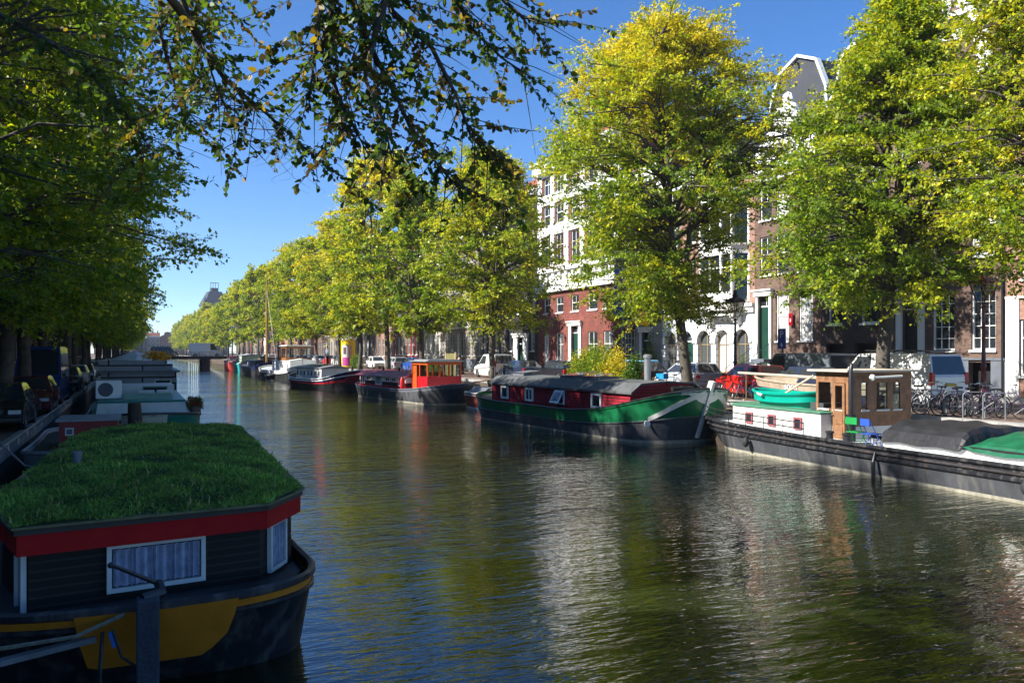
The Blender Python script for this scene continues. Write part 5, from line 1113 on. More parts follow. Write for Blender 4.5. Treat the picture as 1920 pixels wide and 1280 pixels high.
# ------------------------------------------------------------------ the grass roofed houseboat in the foreground
def grass_boat():
    b = boat('houseboat with grass roof, red fascia, dark plank walls and ochre stern panel in the foreground', 'houseboat', (.0, 15.6, 0), R(90), group='boats moored along the left bank')
    H = Hull(13.6, 3.8, lambda u: .78+.2*u*u, ob=.6, os=.75, fb=.3, fs=.24, pb=2.4, qb=2.2, ps=2.4, qs=2.6, tend=.28, tuck=.06, n=60)
    mb = MB(); H.build(mb, [(0, .1, 0), (.1, .84, 0), (.84, .95, 1), (.95, 1, 0)]); H.deck(mb, 2, 0, .06, .12, 0)
    H.ring(mb, .82, .03, 0, .012); H.ring(mb, .98, .035, 0, .01)
    OCH = pm('ochre_paint', (.62, .22, .015), .5, .15, 4, rust=(.1, .06, .02), rust_amt=.15)
    mb.build('hull', [HBLK, OCH, DECKB], b, smooth=True)
    w = MB(); U = [-.984, -.988, -.991, -.994, -.998, -1.]
    H.patch(w, [(u, -1, .3+.25*max(0, (.99-abs(u)))/.006, .98) for u in U]+[(u, 1, .3+.2*max(0, (.997-abs(u)))/.003, .98) for u in (-.9995, -.999, -.9985, -.998, -.9965)], .055)
    w.build('stern_panel', OCH, b)
    # local: x = world Y - 15.6, y = -world X
    def L_(X, Y): return (Y-15.6, -X)
    RP = [(-1.5, 10.9), (-1.05, 9.22), (1.33, 9.62), (1.85, 10.5), (2.12, 19.8), (.9, 20.4), (-.75, 20.2), (-1.1, 18.8)]    # roof outline (world X, Y)
    cxr, cyr = .3, 15.
    def off(P, d): return [((x-cxr)*(1-d/2.3)+cxr, (y-cyr)*(1-d/5.6)+cyr) for x, y in P]
    DARKPL = planks('dark_brown_planks', (.012, .008, .007), .085, .2, gap=(.03, .024, .018))
    wl = MB(); wl.prismz([L_(*p) for p in reversed(off(RP, .17))], .66, 1.53); wl.build('wall', DARKPL, b)
    f = MB(); P = off(RP, .03); n = len(P); inn = off(RP, .12)
    for i in range(n):
        a, c, d, e = L_(*P[i]), L_(*P[(i+1)%n]), L_(*inn[(i+1)%n]), L_(*inn[i])
        f.add([(a[0],a[1],1.46),(c[0],c[1],1.46),(d[0],d[1],1.46),(e[0],e[1],1.46),(a[0],a[1],1.66),(c[0],c[1],1.66),(d[0],d[1],1.66),(e[0],e[1],1.66)], [(0,3,2,1),(4,5,6,7),(0,1,5,4),(2,3,7,6)])
    f.build('fascia', pm('matt_red_paint', (.38,.012,.012), .75, .15, 5, spec=.15, rust=(.2,.015,.012), rust_amt=.4), b)
    s = MB(); s.prismz([L_(*p) for p in reversed(off(RP, .0))], 1.663, 1.72, 0); s.prismz([L_(*p) for p in reversed(off(RP, -.03))], 1.722, 1.745, 1); s.build('roof_edge', [pm('dark_roof_edge', (.05,.04,.03), .8), pm('mossy_wood', (.14,.13,.06), .9, .3, 6)], b)
    # turf
    rg = np.random.default_rng(8); Q = [L_(*p) for p in off(RP, -.01)]
    def inside(x, y):
        r = False; j = len(Q)-1
        for i in range(len(Q)):
            if (Q[i][1] > y) != (Q[j][1] > y) and x < (Q[j][0]-Q[i][0])*(y-Q[i][1])/(Q[j][1]-Q[i][1])+Q[i][0]: r = not r
            j = i
        return r
    def hz(x, y):
        dmin = min(abs((Q[(i+1)%len(Q)][0]-Q[i][0])*(Q[i][1]-y)-(Q[i][0]-x)*(Q[(i+1)%len(Q)][1]-Q[i][1]))/math.hypot(Q[(i+1)%len(Q)][0]-Q[i][0], Q[(i+1)%len(Q)][1]-Q[i][1]) for i in range(len(Q)))
        return 1.75+.14*(1-math.exp(-dmin*1.7))+.02*math.sin(x*2.1+y*3)+.015*math.sin(x*5.3-y*4)
    g = MB(); nx, ny = 60, 22; vs = []; idx = {}
    xs = [q[0] for q in Q]; ys = [q[1] for q in Q]
    for i in range(nx+1):
        for j in range(ny+1):
            x = min(xs)+(max(xs)-min(xs))*i/nx; 
            yy = [];                                      # clip column to the outline
            for k in range(len(Q)):
                (xa, ya), (xb, yb) = Q[k], Q[(k+1)%len(Q)]
                if (xa-x)*(xb-x) <= 0 and abs(xa-xb) > 1e-6: yy.append(ya+(yb-ya)*(x-xa)/(xb-xa))
            lo, hi = (min(yy), max(yy)) if yy else (0, 0); y = lo+(hi-lo)*j/ny; vs.append((x, y, hz(x, y)-.01))
    g.add(vs, [(i*(ny+1)+j, (i+1)*(ny+1)+j, (i+1)*(ny+1)+j+1, i*(ny+1)+j+1) for i in range(nx) for j in range(ny)])
    TURF = pm('turf_soil', (.02, .045, .012), .95, .4, 9, bump=.6); ro = g.build('turf', TURF, b, smooth=True)
    pts = []
    while len(pts) < 62000:
        q = rg.random((4000, 3)); 
        for a, c, d in q:
            x = min(xs)+(max(xs)-min(xs))*a**1.6; y = min(ys)+(max(ys)-min(ys))*c
            if inside(x, y): pts.append((x, y, hz(x, y)-.012))
    pts = np.array(pts[:62000]); N = len(pts)
    cl = np.sin(pts[:,0]*7+np.sin(pts[:,1]*5)*2)*np.sin(pts[:,1]*9+pts[:,0]*3)
    ax = unit(rg.normal(size=(N,3))*np.array([.55,.55,.1])+np.array([0,0,.75])); nr = rg.normal(size=(N,3)); nr = unit(nr-ax*np.sum(nr*ax,1,keepdims=True))
    cl = cl+1.1*np.sin(pts[:,0]*1.7+1.3*np.sin(pts[:,1]*2.1))*np.sin(pts[:,1]*2.6+np.sin(pts[:,0]*1.1)*2)
    base = np.array((.17,.3,.06))*(rg.uniform(.5,1.5,N)*np.clip(1+.3*cl,.35,2))[:,None]+np.array((.05,.045,.0))*(rg.random(N)[:,None]**6)*1.5
    N2 = 900; sel = rg.integers(0, N, N2); extra = pts[sel]; pts = np.concatenate([pts, extra]); ax = np.concatenate([ax, unit(rg.normal(size=(N2,3))*np.array([.35,.35,.1])+np.array([0,0,1.]))]); nr2 = rg.normal(size=(N2,3)); nr2 = unit(nr2-ax[N:]*np.sum(nr2*ax[N:],1,keepdims=True)); nr = np.concatenate([nr, nr2])
    base = np.concatenate([base, np.array([[.3,.27,.1]])*rg.uniform(.5,1.4,(N2,1))]); cl = np.concatenate([cl, np.zeros(N2)]); N += N2
    me = leaf_mesh('grass', pts, ax, nr, np.clip(rg.uniform(.02,.07,N)*(1+.3*cl),.015,.15)+(np.arange(N)>=61999)*rg.uniform(0,.1,N), rg.uniform(.008,.02,N), base.astype(np.float32), leafmat('grass_blades', .3)); o = inst('grass', me, ro); tag(o, kind='stuff')
    # windows: front wall between (-1.03,9.17) and (1.33,9.6)
    wa = off(RP, .17); a, c = L_(*wa[1]), L_(*wa[2]); d = Vector((c[0]-a[0], c[1]-a[1], 0)); ln = d.length; d.normalize(); rz = math.atan2(d.y, d.x)
    LACE = pm('lace_curtain', (.3, .33, .43), .7, .35, 9, bump=.4)
    def w_on(a, c, s, wd, h, z, cur=True):
        d = Vector((c[0]-a[0], c[1]-a[1], 0)); ln = d.length; d.normalize(); rz = math.atan2(d.y, d.x); p = Vector((a[0], a[1], 0))+d*ln*s
        nrm = Vector((d.y, -d.x, 0)); o = pwin(b, wd, h, (p.x+nrm.x*.01, p.y+nrm.y*.01, z), rz, WD, glass('curtained_glass', (.03,.035,.05)), .045, dep=.05)
        if cur:
            o.children[0].location.y = .02
            m = MB(); n = 90; vs = []
            for i in range(n+1):
                x = -wd/2+.06+(wd-.12)*i/n; yo = -.024+.02*math.sin(i*.95+math.sin(i*.31)*1.5); vs += [(x, yo, .06), (x, yo, h-.06)]
            m.add(vs, [(2*i, 2*i+2, 2*i+3, 2*i+1) for i in range(n)]); m.build('curtain', LACE, o, smooth=True)
    w_on(a, c, .52, .96, .49, .97)
    a2, c2 = L_(*wa[2]), L_(*wa[3]); w_on(a2, c2, .45, .5, .56, .9)
    a3, c3 = L_(*wa[0]), L_(*wa[1]); w_on(a3, c3, .86, .42, .62, .82, False)
    v = MB(); v.lathe([(.055,0),(.055,.11),(.07,.11),(.07,.15),(.03,.16)], 12, (L_(-.75, 13.3)[0], L_(-.75, 13.3)[1], 1.86)); v.build('roof_vent', pm('dull_zinc', (.16,.18,.2), .6), ro, smooth=True)
    # rudder post and tiller
    px, py = L_(.1, 8.62); r = MB(); r.box(px-.1, px+.1, py-.1, py+.1, -.6, 1.12); r.build('rudder_post', pm('weathered_grey_post', (.035,.042,.055), .8, .35, 4, bump=.5), b, bevel=.02)
    t = MB(); t.tube([(px+.0, py+.05, 1.1), (px+.1, py-.12, 1.12), (px+.25, py-.1, 1.18)], [.06, .055, .045], 8); t.tube([(px+.25, py-.1, 1.17), (px-.05, py+.3, 1.46)], [.022, .018], 8); t.sphere((px-.05, py+.31, 1.46), .03, .03, .03, 8); t.build('tiller', BLK, b, smooth=True)
    q = MB(); q.bar((*L_(-.35, 8.95), .7), (*L_(-2.6, 8.5), .5), .1, .05); q.build('side_plank', pm('grey_plank', (.16,.17,.17), .8, .3, 4), b)
    rp = MB()
    rp.tube([(*L_(-.1, 8.75), .95), (*L_(-.5, 8.6), .84), (*L_(-1.2, 8.7), .78), (*L_(-2.4, 8.9), .8)], .02, 6); rp.build('mooring_rope', pm('old_rope', (.16,.15,.11), .9, .4, 20), b)
    rp = MB(); rp.tube([(*L_(-.28, 8.66), .84), (*L_(-.3, 8.62), .5), (*L_(-.3, 8.62), .15)], .02, 6); rp.tube([(*L_(-.2, 8.68), .84), (*L_(-.12, 8.62), .6), (*L_(.0, 8.6), .5)], .014, 6); rp.build('hanging_rope', BLK, b)
    bl = MB(); bl.bar((*L_(-.22, 8.62), .84), (*L_(-.18, 8.6), .7), .045, .01); bl.build('blue_strap', pm('blue_strap', (.03,.12,.4), .6), b)
grass_boat()
def box_boat():
    b = boat('pale grey boat with small dark red deck box behind the grass roof', 'boat', (-1.2, 26.3, 0), R(90), 'small_boat', 'boats moored along the left bank')
    H = Hull(8, 2.6, lambda u: .95+.1*u*u, fb=.3, fs=.3, n=24); m = MB(); H.build(m, [(0, 1, 0)]); H.deck(m, 1, 0, .08, .06, 0); m.build('hull', [GREY, DECKB], b, smooth=True)
    q = MB(); q.box(-1.1, .6, -.75, .65, .9, 1.56); o = q.build('deck_box', pm('dark_red_box', (.28,.03,.02), .6, .2, 4), b); q = MB(); q.box(-1.2, .7, -.82, .72, 1.563, 1.62); q.build('lid', GREY, o)
    pwin(o, .2, .2, (-1.102, .4, 1.2), -math.pi/2, WD, LEAD, .03); 
box_boat()
p = thing('mooring_post', 'thick brown wooden post in front of the green and white boat', 'mooring post', (-.05, 30.6, 0)); q = MB(); q.tube([(0,0,-1.5),(.02,0,1.2),(0,0,1.72)], [.24,.22,.2], 12); q.build('post', pm('soaked_wood', (.07,.05,.035), .9, .3, 5, bump=.5), p)
def green_white():
    b = boat('moored boat with green stern band, white cabin and air conditioner on its deck', 'boat', (.2, 37.5, 0), R(90), group='boats moored along the left bank')
    G = pm('sea_green_paint', (.01,.17,.13), .45, .12, 3); H = Hull(12.5, 3.9, lambda u: .95+.35*u*u, ob=.6, os=.5, fs=.3, ps=2.6, qs=2.3, tend=.3, n=44)
    m = MB(); H.build(m, [(0, .62, 1), (.62, 1, 0)]); H.deck(m, 2, 0, .1, .06, 1); H.ring(m, .62, .04, 1, .02); m.build('hull', [G, BLK, G], b, smooth=True)
    w = MB(); H.patch(w, [(u, -1, .64, .97) for u in (-.985,-.99,-.995,-.999,-1.)], .02); H.patch(w, [(u, 1, .64, .97) for u in (-.99,-.995,-.999,-1.)], .02); H.patch(w, [(u, -1, .1, .56) for u in (-.995,-.999,-1.)], .02); w.build('stern_panel', CREAM, b)
    q = MB(); q.taper(-5.2, 3, -1.5, 1.5, .95, 1.62, .1, .1); q.build('cabin_wall', WD, b)
    q = MB(); q.box(-5.1, 3, -1.42, 1.42, 1.622, 1.7); q.build('cabin_roof', G, b, bevel=.02)
    q = MB(); 
    for k in range(3): q.box(-4.3+.35*k, -4.1+.35*k, -1.0, .6, 1.702, 1.78+.05*k)
    q.build('slatted_bench', pm('pale_green_slats', (.2,.35,.28), .6), b)
    q = MB(); q.box(-.6, 2.6, -1.2, 1.25, 1.7, 2.05); q.build('raised_cabin', WD, b); pwin(b, .9, .28, (-.61, -.5, 1.74), -math.pi/2, G, GLASS, .05)
    q = MB(); q.box(-2.2,-1.4,-1.1,-.55,1.7,1.95); q.box(-2.2,-1.4,-.5,.05,1.7,1.95); q.build('storage_crate', WD, b, bevel=.03) if False else None
    for y in (-1.1, -.45): c = MB(); c.box(-2.4,-1.7,y,y+.58,1.703,1.92); tag(c.build('storage_crate', WD, None, bevel=.03, loc=b.location, rz=R(90)), 'white plastic crate on the green boat roof, %s one' % ('right' if y < -1 else 'left'), 'crate', 'crates on the green boat roof')
    a = thing('air_conditioner', 'white air conditioner unit with round dark fan on the green boat', 'air conditioner', (-.9, 33.9, 1.7), R(2))
    q = MB(); q.box(-.42,.42,-.16,.16,.02,.66); q.build('casing', W, a, bevel=.02); f = MB(); f.lathe([(.25,-.168),(.25,-.162)], 24, (-.1,0,.34), ax='y'); f.build('fan_grille', pm('dark_grille', (.08,.09,.11), .6), a)
    fl = thing('flower_box', 'box of red geraniums on the water side of the green boat', 'flowers', (2.05, 34.6, 1.1), R(90)); q = MB(); q.box(-1.2,1.2,-.14,.14,0,.25); q.build('box', WOOD, fl)
    rg = np.random.default_rng(3); N = 900; pos = rg.uniform((-1.25,-.22,.2),(1.25,.22,.55),(N,3)); ax = unit(rg.normal(size=(N,3))); nr = unit(np.cross(ax, rg.normal(size=(N,3)))); cc = np.where(rg.random((N,1))<.3, np.array([[.45,.02,.03]]), np.array([[.04,.1,.02]]))
    inst('leaves', leaf_mesh('leaves', pos, ax, nr, rg.uniform(.05,.1,N), rg.uniform(.04,.07,N), cc.astype(np.float32), leafmat('plant_leaves', .3)), fl)
green_white()
def grey_house():
    b = boat('two level grey houseboat with roof terrace and folded pale parasol', 'houseboat', (.15, 54.5, 0), R(90), group='boats moored along the left bank')
    q = MB(); q.box(-8, 8, -2.0, 2.0, -.5, .65); q.build('hull', BLK, b); SID = planks('grey_siding', (.26,.27,.29), .3, .1)
    q = MB(); q.box(-7.6, 7.6, -1.75, 1.75, .652, 2.35); q.build('wall', SID, b); q = MB(); q.box(-7.8, 7.8, -1.9, 1.9, 2.353, 2.45); q.build('roof', LEAD, b)
    for x in (-6, -3.5, -1, 1.5, 4): pwin(b, 1.1, .8, (x, -1.76, 1.1), 0, WD, GLASS, .07)
    pwin(b, .8, .5, (-7.61, -1.1, 1.5), -math.pi/2, WD, GLASS, .06)
    q = MB(); q.box(-7.6, -7.5, -1.2, 1.85, 2.45, 2.95); q.box(-7.5, 3, 1.75, 1.85, 2.45, 2.95); q.box(-6.6,-5.,-1.6,.6,2.453,2.75); q.build('terrace_screen', SID, b)
    p = thing('parasol', 'pale folded parasol tent on the grey houseboat terrace', 'parasol', (.0, 50.5, 2.45)); q = MB(); q.lathe([(1.3,.5),(.9,.68),(.06,.95)], 8); q.tube([(0,0,0),(0,0,.9)], .03, 6); q.build('canopy', WD, p)
    f = thing('flower_pot', 'pot of yellow flowers on the grey houseboat terrace', 'flowers', (1.0, 47.6, 2.76)); q = MB(); q.lathe([(.14,0),(.2,.28)], 10); q.build('pot', STONE, f)
    rg = np.random.default_rng(5); N = 500; pos = rg.normal(size=(N,3))*np.array([.3,.2,.12])+np.array([0,0,.4]); ax = unit(rg.normal(size=(N,3))); nr = unit(np.cross(ax, rg.normal(size=(N,3)))); cc = np.tile(np.array([[.7,.4,.03]]), (N,1))
    inst('blossom', leaf_mesh('blossom', pos, ax, nr, np.full(N,.12), np.full(N,.09), cc.astype(np.float32), leafmat('plant_leaves', .3)), f)
grey_house()
cabin_boat('long dark houseboat beyond the grey one on the left bank', (.3, 76), R(90), 20, 4.2, lambda u: 1.1+.4*u*u, [(0, .8, 0), (.8, 1, 1)], [NAVY, WD, DECKB], (-6, 6, 1.5, 1., 1.7, GREY, LEAD, 6, .8, .5), group='boats moored along the left bank')
cabin_boat('white houseboat farther along the left bank near the bridge', (.3, 104), R(90), 18, 4.2, lambda u: 1.1+.4*u*u, [(0, .8, 0), (.8, 1, 1)], [BLK, WD, DECKB], (-6, 6, 1.5, 1., 1.8, WD, LEAD, 6, .8, .6), group='boats moored along the left bank')
# quay rail at the left edge
r = thing('gangway_rail', 'bent steel handrail coming down from the left quay', 'handrail', (-2.9, 20.5, QL)); q = MB(); q.tube([(-1.2,1.2,.62),(-.2,1.6,.62),(0,1.5,.55),(.75,.1,.05),(1.25,-.2,-.02)], .022, 8); q.tube([(-.2,1.6,.62),(-.2,1.6,0)], .022, 6); q.tube([(-1.2,1.2,.62),(-1.2,1.2,0)], .022, 6); q.build('rail', STEEL, r)
r = thing('quay_rail', 'low steel guard rail along the left quay edge', 'guard rail', (-2.85, 14, QL)); q = MB(); q.tube([(0,y,.22) for y in range(0, 36, 4)], .03, 8)
for y in range(0, 33, 2): q.tube([(0,y,0),(0,y,.22)], .025, 6)
q.build('rail', STEEL, r)

# ------------------------------------------------------------------ bridge
def bridge():
    b = thing('canal_bridge', 'low dark bridge on brick piers crossing the far end of the canal', 'bridge', (0, 176, 0))
    q = MB(); q.box(XL-.5, XR+.5, -4, 4, 1.95, 2.35); q.box(XL-.5, XR+.5, -4.3, -4.003, 2.0, 2.5); q.box(XL-.5, XR+.5, 4.003, 4.3, 2.0, 2.5); q.build('deck', pm('dark_bridge_steel', (.04,.04,.045), .6), b)
    for x in (4.6, 12.2): q = MB(); q.box(x-.7, x+.7, -4.2, 4.2, -1, 1.947); q.build('pier', BRICKD, b)
    for x0, x1 in ((XL-.4, -1.5), (17.5, XR+.4)): q = MB(); q.box(x0, x1, -4.35, 4.35, -1, 1.947); q.build('abutment', BRICKD, b)
    for y in (-4.15, 4.15):
        q = MB()
        for z in (2.85, 3.3): q.tube([(XL-.5,y,z),(XR+.5,y,z)], .03, 6)
        for i in range(27): x = XL+i; q.tube([(x,y,2.5),(x,y,3.32)], .03, 5)
        q.build('railing', BLK, b)
    for s, xe in ((-1, XL-.5), (1, XR+.5)):
        q = MB(); q.add([(xe,-4,2.35),(xe+s*12,-4,1.4),(xe+s*12,4,1.4),(xe,4,2.35),(xe,-4,.5),(xe+s*12,-4,.5),(xe+s*12,4,.5),(xe,4,.5)], [(0,1,2,3),(0,4,5,1),(3,2,6,7)]); q.build('ramp', PAVE, b)
bridge()
# ------------------------------------------------------------------ vehicles
def paint(name, rgb): return pm(name, rgb, .3, .04, 2, coat=.8)
WHEEL = {}
def wheel(par, x, y, r):
    if r not in WHEEL:
        a = MB(); a.lathe([(r*.62,-.09),(r*.93,-.1),(r,-.06),(r,.06),(r*.93,.1),(r*.62,.09)], 22, ax='y'); c = MB(); c.lathe([(r*.66,-.075),(r*.66,.075)], 18, ax='y', m=0)
        for k in range(5):
            an = 2*math.pi*k/5
            for yy in (-.085, .085): c.bar((0,yy,0),(math.cos(an)*r*.6,yy,math.sin(an)*r*.6),.03,.09,1)
        WHEEL[r] = (a.mesh('wheel', RUBBER, True), c.mesh('rim', [pm('dark_rim', (.06,.06,.065), .5), pm('alloy', (.4,.41,.42), .35, .1, 3, metal=.8)]))
    w = inst('wheel', WHEEL[r][0], par, (x, y, r)); inst('rim', WHEEL[r][1], w)
KIND = {  # L, W, belt outline (rear->front x,z), greenhouse (rear base, rear top, front top, front base), roof z, wheel r, wheel x
 'hatch': dict(L=3.9, W=1.68, top=[(-1.95,.45),(-1.93,.95),(.95,.93),(1.75,.72),(1.93,.5)], g=[(-1.9,.94),(-1.55,1.44),(.2,1.47),(1.0,.92)], r=.3, wx=(-1.22, 1.25)),
 'sedan': dict(L=4.5, W=1.75, top=[(-2.25,.5),(-2.2,.92),(-1.5,.95),(1.1,.93),(1.95,.76),(2.24,.52)], g=[(-1.72,.94),(-1.05,1.4),(.25,1.42),(1.15,.92)], r=.31, wx=(-1.35, 1.38)),
 'wagon': dict(L=4.4, W=1.74, top=[(-2.2,.5),(-2.15,.95),(1.05,.93),(1.9,.76),(2.18,.52)], g=[(-2.1,.94),(-1.75,1.42),(.2,1.46),(1.1,.92)], r=.31, wx=(-1.3, 1.36)),
 'smallvan': dict(L=4.3, W=1.75, top=[(-2.15,.45),(-2.13,1.05),(1.2,1.03),(2.0,.82),(2.15,.5)], g=[(-2.12,1.04),(-2.0,1.8),(.4,1.82),(1.3,1.02)], r=.31, wx=(-1.3, 1.38), van=1),
 'van': dict(L=5.0, W=1.92, top=[(-2.5,.45),(-2.48,1.15),(1.55,1.12),(2.35,.95),(2.5,.5)], g=[(-2.47,1.14),(-2.3,1.95),(1.0,1.97),(1.75,1.11)], r=.34, wx=(-1.55, 1.6), van=1),
 'bigvan': dict(L=6.2, W=2.0, top=[(-3.1,.5),(-3.1,1.3),(2.2,1.25),(2.95,1.1),(3.1,.55)], g=[(-3.09,1.29),(-3.05,2.65),(1.5,2.68),(2.35,1.24)], r=.35, wx=(-1.9, 2.1), van=1),
}
def car(kind, mat, label, loc, rz, name='parked_car', cat='car', group='vehicles parked on the right bank', rack=False, det=True, pane=None):
    K = KIND[kind]; L, Wd, r, van = K['L'], K['W'], K['r'], K.get('van'); t = thing(name, label, cat, loc, rz, group); pane = pane or CARG
    def arch(cx): return [(cx-(r+.06)*math.cos(a), r*.95+(r+.06)*math.sin(a)) for a in [math.pi*i/8 for i in range(9)]]
    bot = [(-L/2+.05, .28)]+[(K['wx'][0]-r-.06, .22)]+arch(K['wx'][0])+[(K['wx'][0]+r+.06, .2), (K['wx'][1]-r-.06, .2)]+arch(K['wx'][1])+[(K['wx'][1]+r+.06, .22), (L/2-.05, .28)]
    bot = [(x, z) for x, z in bot]; poly = bot+list(reversed(K['top'])); w = Wd/2
    m = MB(); n = len(poly); zt = K['top'][1][1]
    def yy(z): return w-.06*max(0, (.4-z)/.3)-.035*max(0, (z-.6)/.5)
    m.add([(x, -yy(z), z) for x, z in poly]+[(x, yy(z), z) for x, z in poly], [tuple(range(n)), tuple(range(2*n-1, n-1, -1))]+[(i, i+n, (i+1)%n+n, (i+1)%n) for i in range(n)])
    g = K['g']; zb, zr = g[0][1], g[1][1]; ins = .1 if van else .2
    def gy(z): return w-.05-ins*(z-zb)/(zr-zb)
    gp = [(g[0][0], zb-.03)]+[g[0], g[1], ((g[1][0]+g[2][0])/2, zr+.05), g[2], g[3]]+[(g[3][0], zb-.03)]; k = len(gp)
    m.add([(x, -gy(z), z) for x, z in gp]+[(x, gy(z), z) for x, z in gp], [tuple(range(k)), tuple(range(2*k-1, k-1, -1))]+[(i, i+k, (i+1)%k+k, (i+1)%k) for i in range(k)])
    m.build('body', mat, t, bevel=.035)
    def pane_(nm, vs): q = MB(); q.add(vs, [(0,1,2,3)]); q.build(nm, pane, t)
    def endq(b, tp, o, m1=.09):
        (xb, z0), (xt, z1) = b, tp; s = 1 if o > 0 else -1; f = lambda u: (xb+(xt-xb)*u+s*.012, z0+(z1-z0)*u+.006); (xa, za), (xc, zc) = f(.1), f(.9)
        pane_('windscreen' if o > 0 else 'rear_window', [(xa,-gy(za)+m1,za),(xa,gy(za)-m1,za),(xc,gy(zc)-m1,zc),(xc,-gy(zc)+m1,zc)])
    endq(g[3], g[2], 1); endq(g[0], g[1], -1)
    fr = lambda z: g[3][0]+(g[2][0]-g[3][0])*(z-zb)/(zr-zb); rr = lambda z: g[0][0]+(g[1][0]-g[0][0])*(z-zb)/(zr-zb)
    z0, z1 = zb+.05, zr-.09
    xm = (g[2][0]-.75) if van else None
    segs = [(fr, lambda z: xm)] if kind in ('van', 'bigvan', 'smallvan') else [(fr, lambda z: (g[1][0]+g[2][0])/2+.05), (lambda z: (g[1][0]+g[2][0])/2-.03, rr)]
    if kind == 'van': segs.append((lambda z: -.2, lambda z: -2.25))if K.get('glazed') else None
    for fa, fb in segs:
        for s in (-1, 1):
            P = [(fb(z0)+.1, z0), (fa(z0)-.12, z0), (fa(z1)-.1, z1), (fb(z1)+.08, z1)]
            pane_('side_window', [(x, s*(gy(z)+.007), z) for x, z in P])
    for s in (-1, 1):
        h = MB(); h.box(L/2-.22, L/2+.008, s*(w-.24)-.17, s*(w-.24)+.17, .55 if not van else .65, .68 if not van else .85); h.build('headlight', HEAD, t, bevel=.02)
        h = MB(); tz = (.62, .88) if not van else (.85, 1.3); h.box(-L/2-.012, -L/2+.12, s*(w-.1)-.09, s*(w-.1)+.085, *tz); h.build('tail_light', TAIL, t, bevel=.02)
        if det: h = MB(); h.box(g[3][0]-.35, g[3][0]-.2, min(s*(w-.02), s*(w+.15)), max(s*(w-.02), s*(w+.15)), zb+.0, zb+.14); h.build('wing_mirror', BLK, t, bevel=.02)
        for x in K['wx']: wheel(t, x, s*(w-.12), r)
    for s, nm in ((1, 'front_bumper'), (-1, 'rear_bumper')): h = MB(); h.box(min(s*(L/2-.12), s*(L/2+.04)), max(s*(L/2-.12), s*(L/2+.04)), -w+.05, w-.05, .3, .48); h.build(nm, pm('dark_bumper', (.05,.05,.055), .6) if van else mat, t, bevel=.04)
    for s in (-1, 1): h = MB(); h.box(min(s*(L/2+.042), s*(L/2+.055)), max(s*(L/2+.042), s*(L/2+.055)), -.26, .26, .38 if s > 0 else (.5 if not van else .8), .49 if s > 0 else (.61 if not van else .91)); h.build('number_plate', PLATE, t)
    if s and det: h = MB(); h.box(L/2-.02, L/2+.0, -.35, .35, .56, .7); h.build('grille', BLK, t)
    if rack:
        h = MB()
        for x in (-1.7, -.7, .4): h.tube([(x,-w+.15,zr+.12),(x,w-.15,zr+.12)], .025, 6)
        for y in (-w+.2, w-.2): h.tube([(-1.9,y,zr+.14),(.7,y,zr+.14)], .025, 6)
        h.build('roof_rack', BLK, t)
    return t
WH = paint('white_car_paint', (.72,.72,.7)); SV = paint('silver_car_paint', (.38,.41,.45)); BK = paint('black_car_paint', (.015,.016,.02)); NB = paint('dark_blue_car_paint', (.02,.03,.06)); DR = paint('dark_red_car_paint', (.14,.012,.02)); RD = paint('bright_red_car_paint', (.6,.02,.012)); GV = paint('slate_grey_car_paint', (.13,.15,.17)); BL = paint('blue_car_paint', (.02,.09,.4))
N_ = R(90)     # facing away from the viewer
car('van', WH, 'white delivery van with roof rack and red tail lamps behind the bicycles', (26.9, 24.3, QR), N_, 'delivery_van', 'van', rack=True)
car('van', GV, 'slate grey van parked behind the brown wheelhouse', (27.6, 29.9, QR), N_, 'delivery_van', 'van')
car('sedan', NB, 'dark blue car behind the laid-up navy boat', (25.7, 27.9, QR), N_)
car('hatch', DR, 'dark red car left of the slate grey van', (28.2, 34.1, QR), N_)
car('hatch', RD, 'bright red little car beside the dark street lamp', (25.6, 31.2, QR), N_-.1)
car('hatch', SV, 'silver hatchback between the elm trunk and the dark street lamp', (26.6, 37.4, QR), N_)
car('wagon', BK, 'black car behind the elm trunk, left of the silver hatchback', (26.6, 42.6, QR), N_)
car('wagon', BK, 'black car just left of the yellow hedge', (26.3, 51.6, QR), N_)
car('sedan', NB, 'dark blue car with lit red lamp behind the small white van', (25.4, 56.0, QR), N_)
car('wagon', SV, 'silver estate car behind the dark blue car', (28.4, 55.8, QR), N_)
car('wagon', BK, 'black estate car parked farther back near the red brick house', (28.6, 49.2, QR), N_)
car('smallvan', WH, 'small white van with yellow number plate beside the lime elm', (26.0, 62.6, QR), N_, 'small_van', 'van')
car('hatch', BL, 'bright blue car behind the red wheelhouse', (26.0, 84.0, QR), N_)
car('hatch', SV, 'silver car with tall rear lamps left of the blue car', (26.0, 90.2, QR), N_)
car('hatch', WH, 'white rounded car left of the elm trunk near the blue sign', (26.3, 99.8, QR), -N_)
car('wagon', WH, 'white car beside the yellow advertising column', (26.6, 121, QR), -N_)
car('hatch', RD, 'red car left of the advertising column', (27.0, 130, QR), N_)
for i, (m, y) in enumerate(((WH,136),(SV,142.5),(BK,148),(WH,154),(NB,160),(WH,190),(SV,197),(BK,204),(WH,212))):
    car('wagon' if i % 2 else 'hatch', m, '%s far along the right bank, %s beyond the red one' % (m.name.replace('_paint','').replace('_', ' '), ordw(i)), (26.6, y, QR), N_ if i % 3 else -N_, group='cars far along the right bank', det=False)
G2 = 'vehicles parked on the left bank'
bm = car('sedan', BK, 'black car with twin chrome grilles parked nearest on the left quay', (-4.0, 31.9, QL), -N_, group=G2)
for s_ in (-1, 1):
    g = MB(); g.torus((2.3, s_*.14, .62), .11, .02, 'x', 16, 6); g.build('chrome_grille', CHROME, bm)
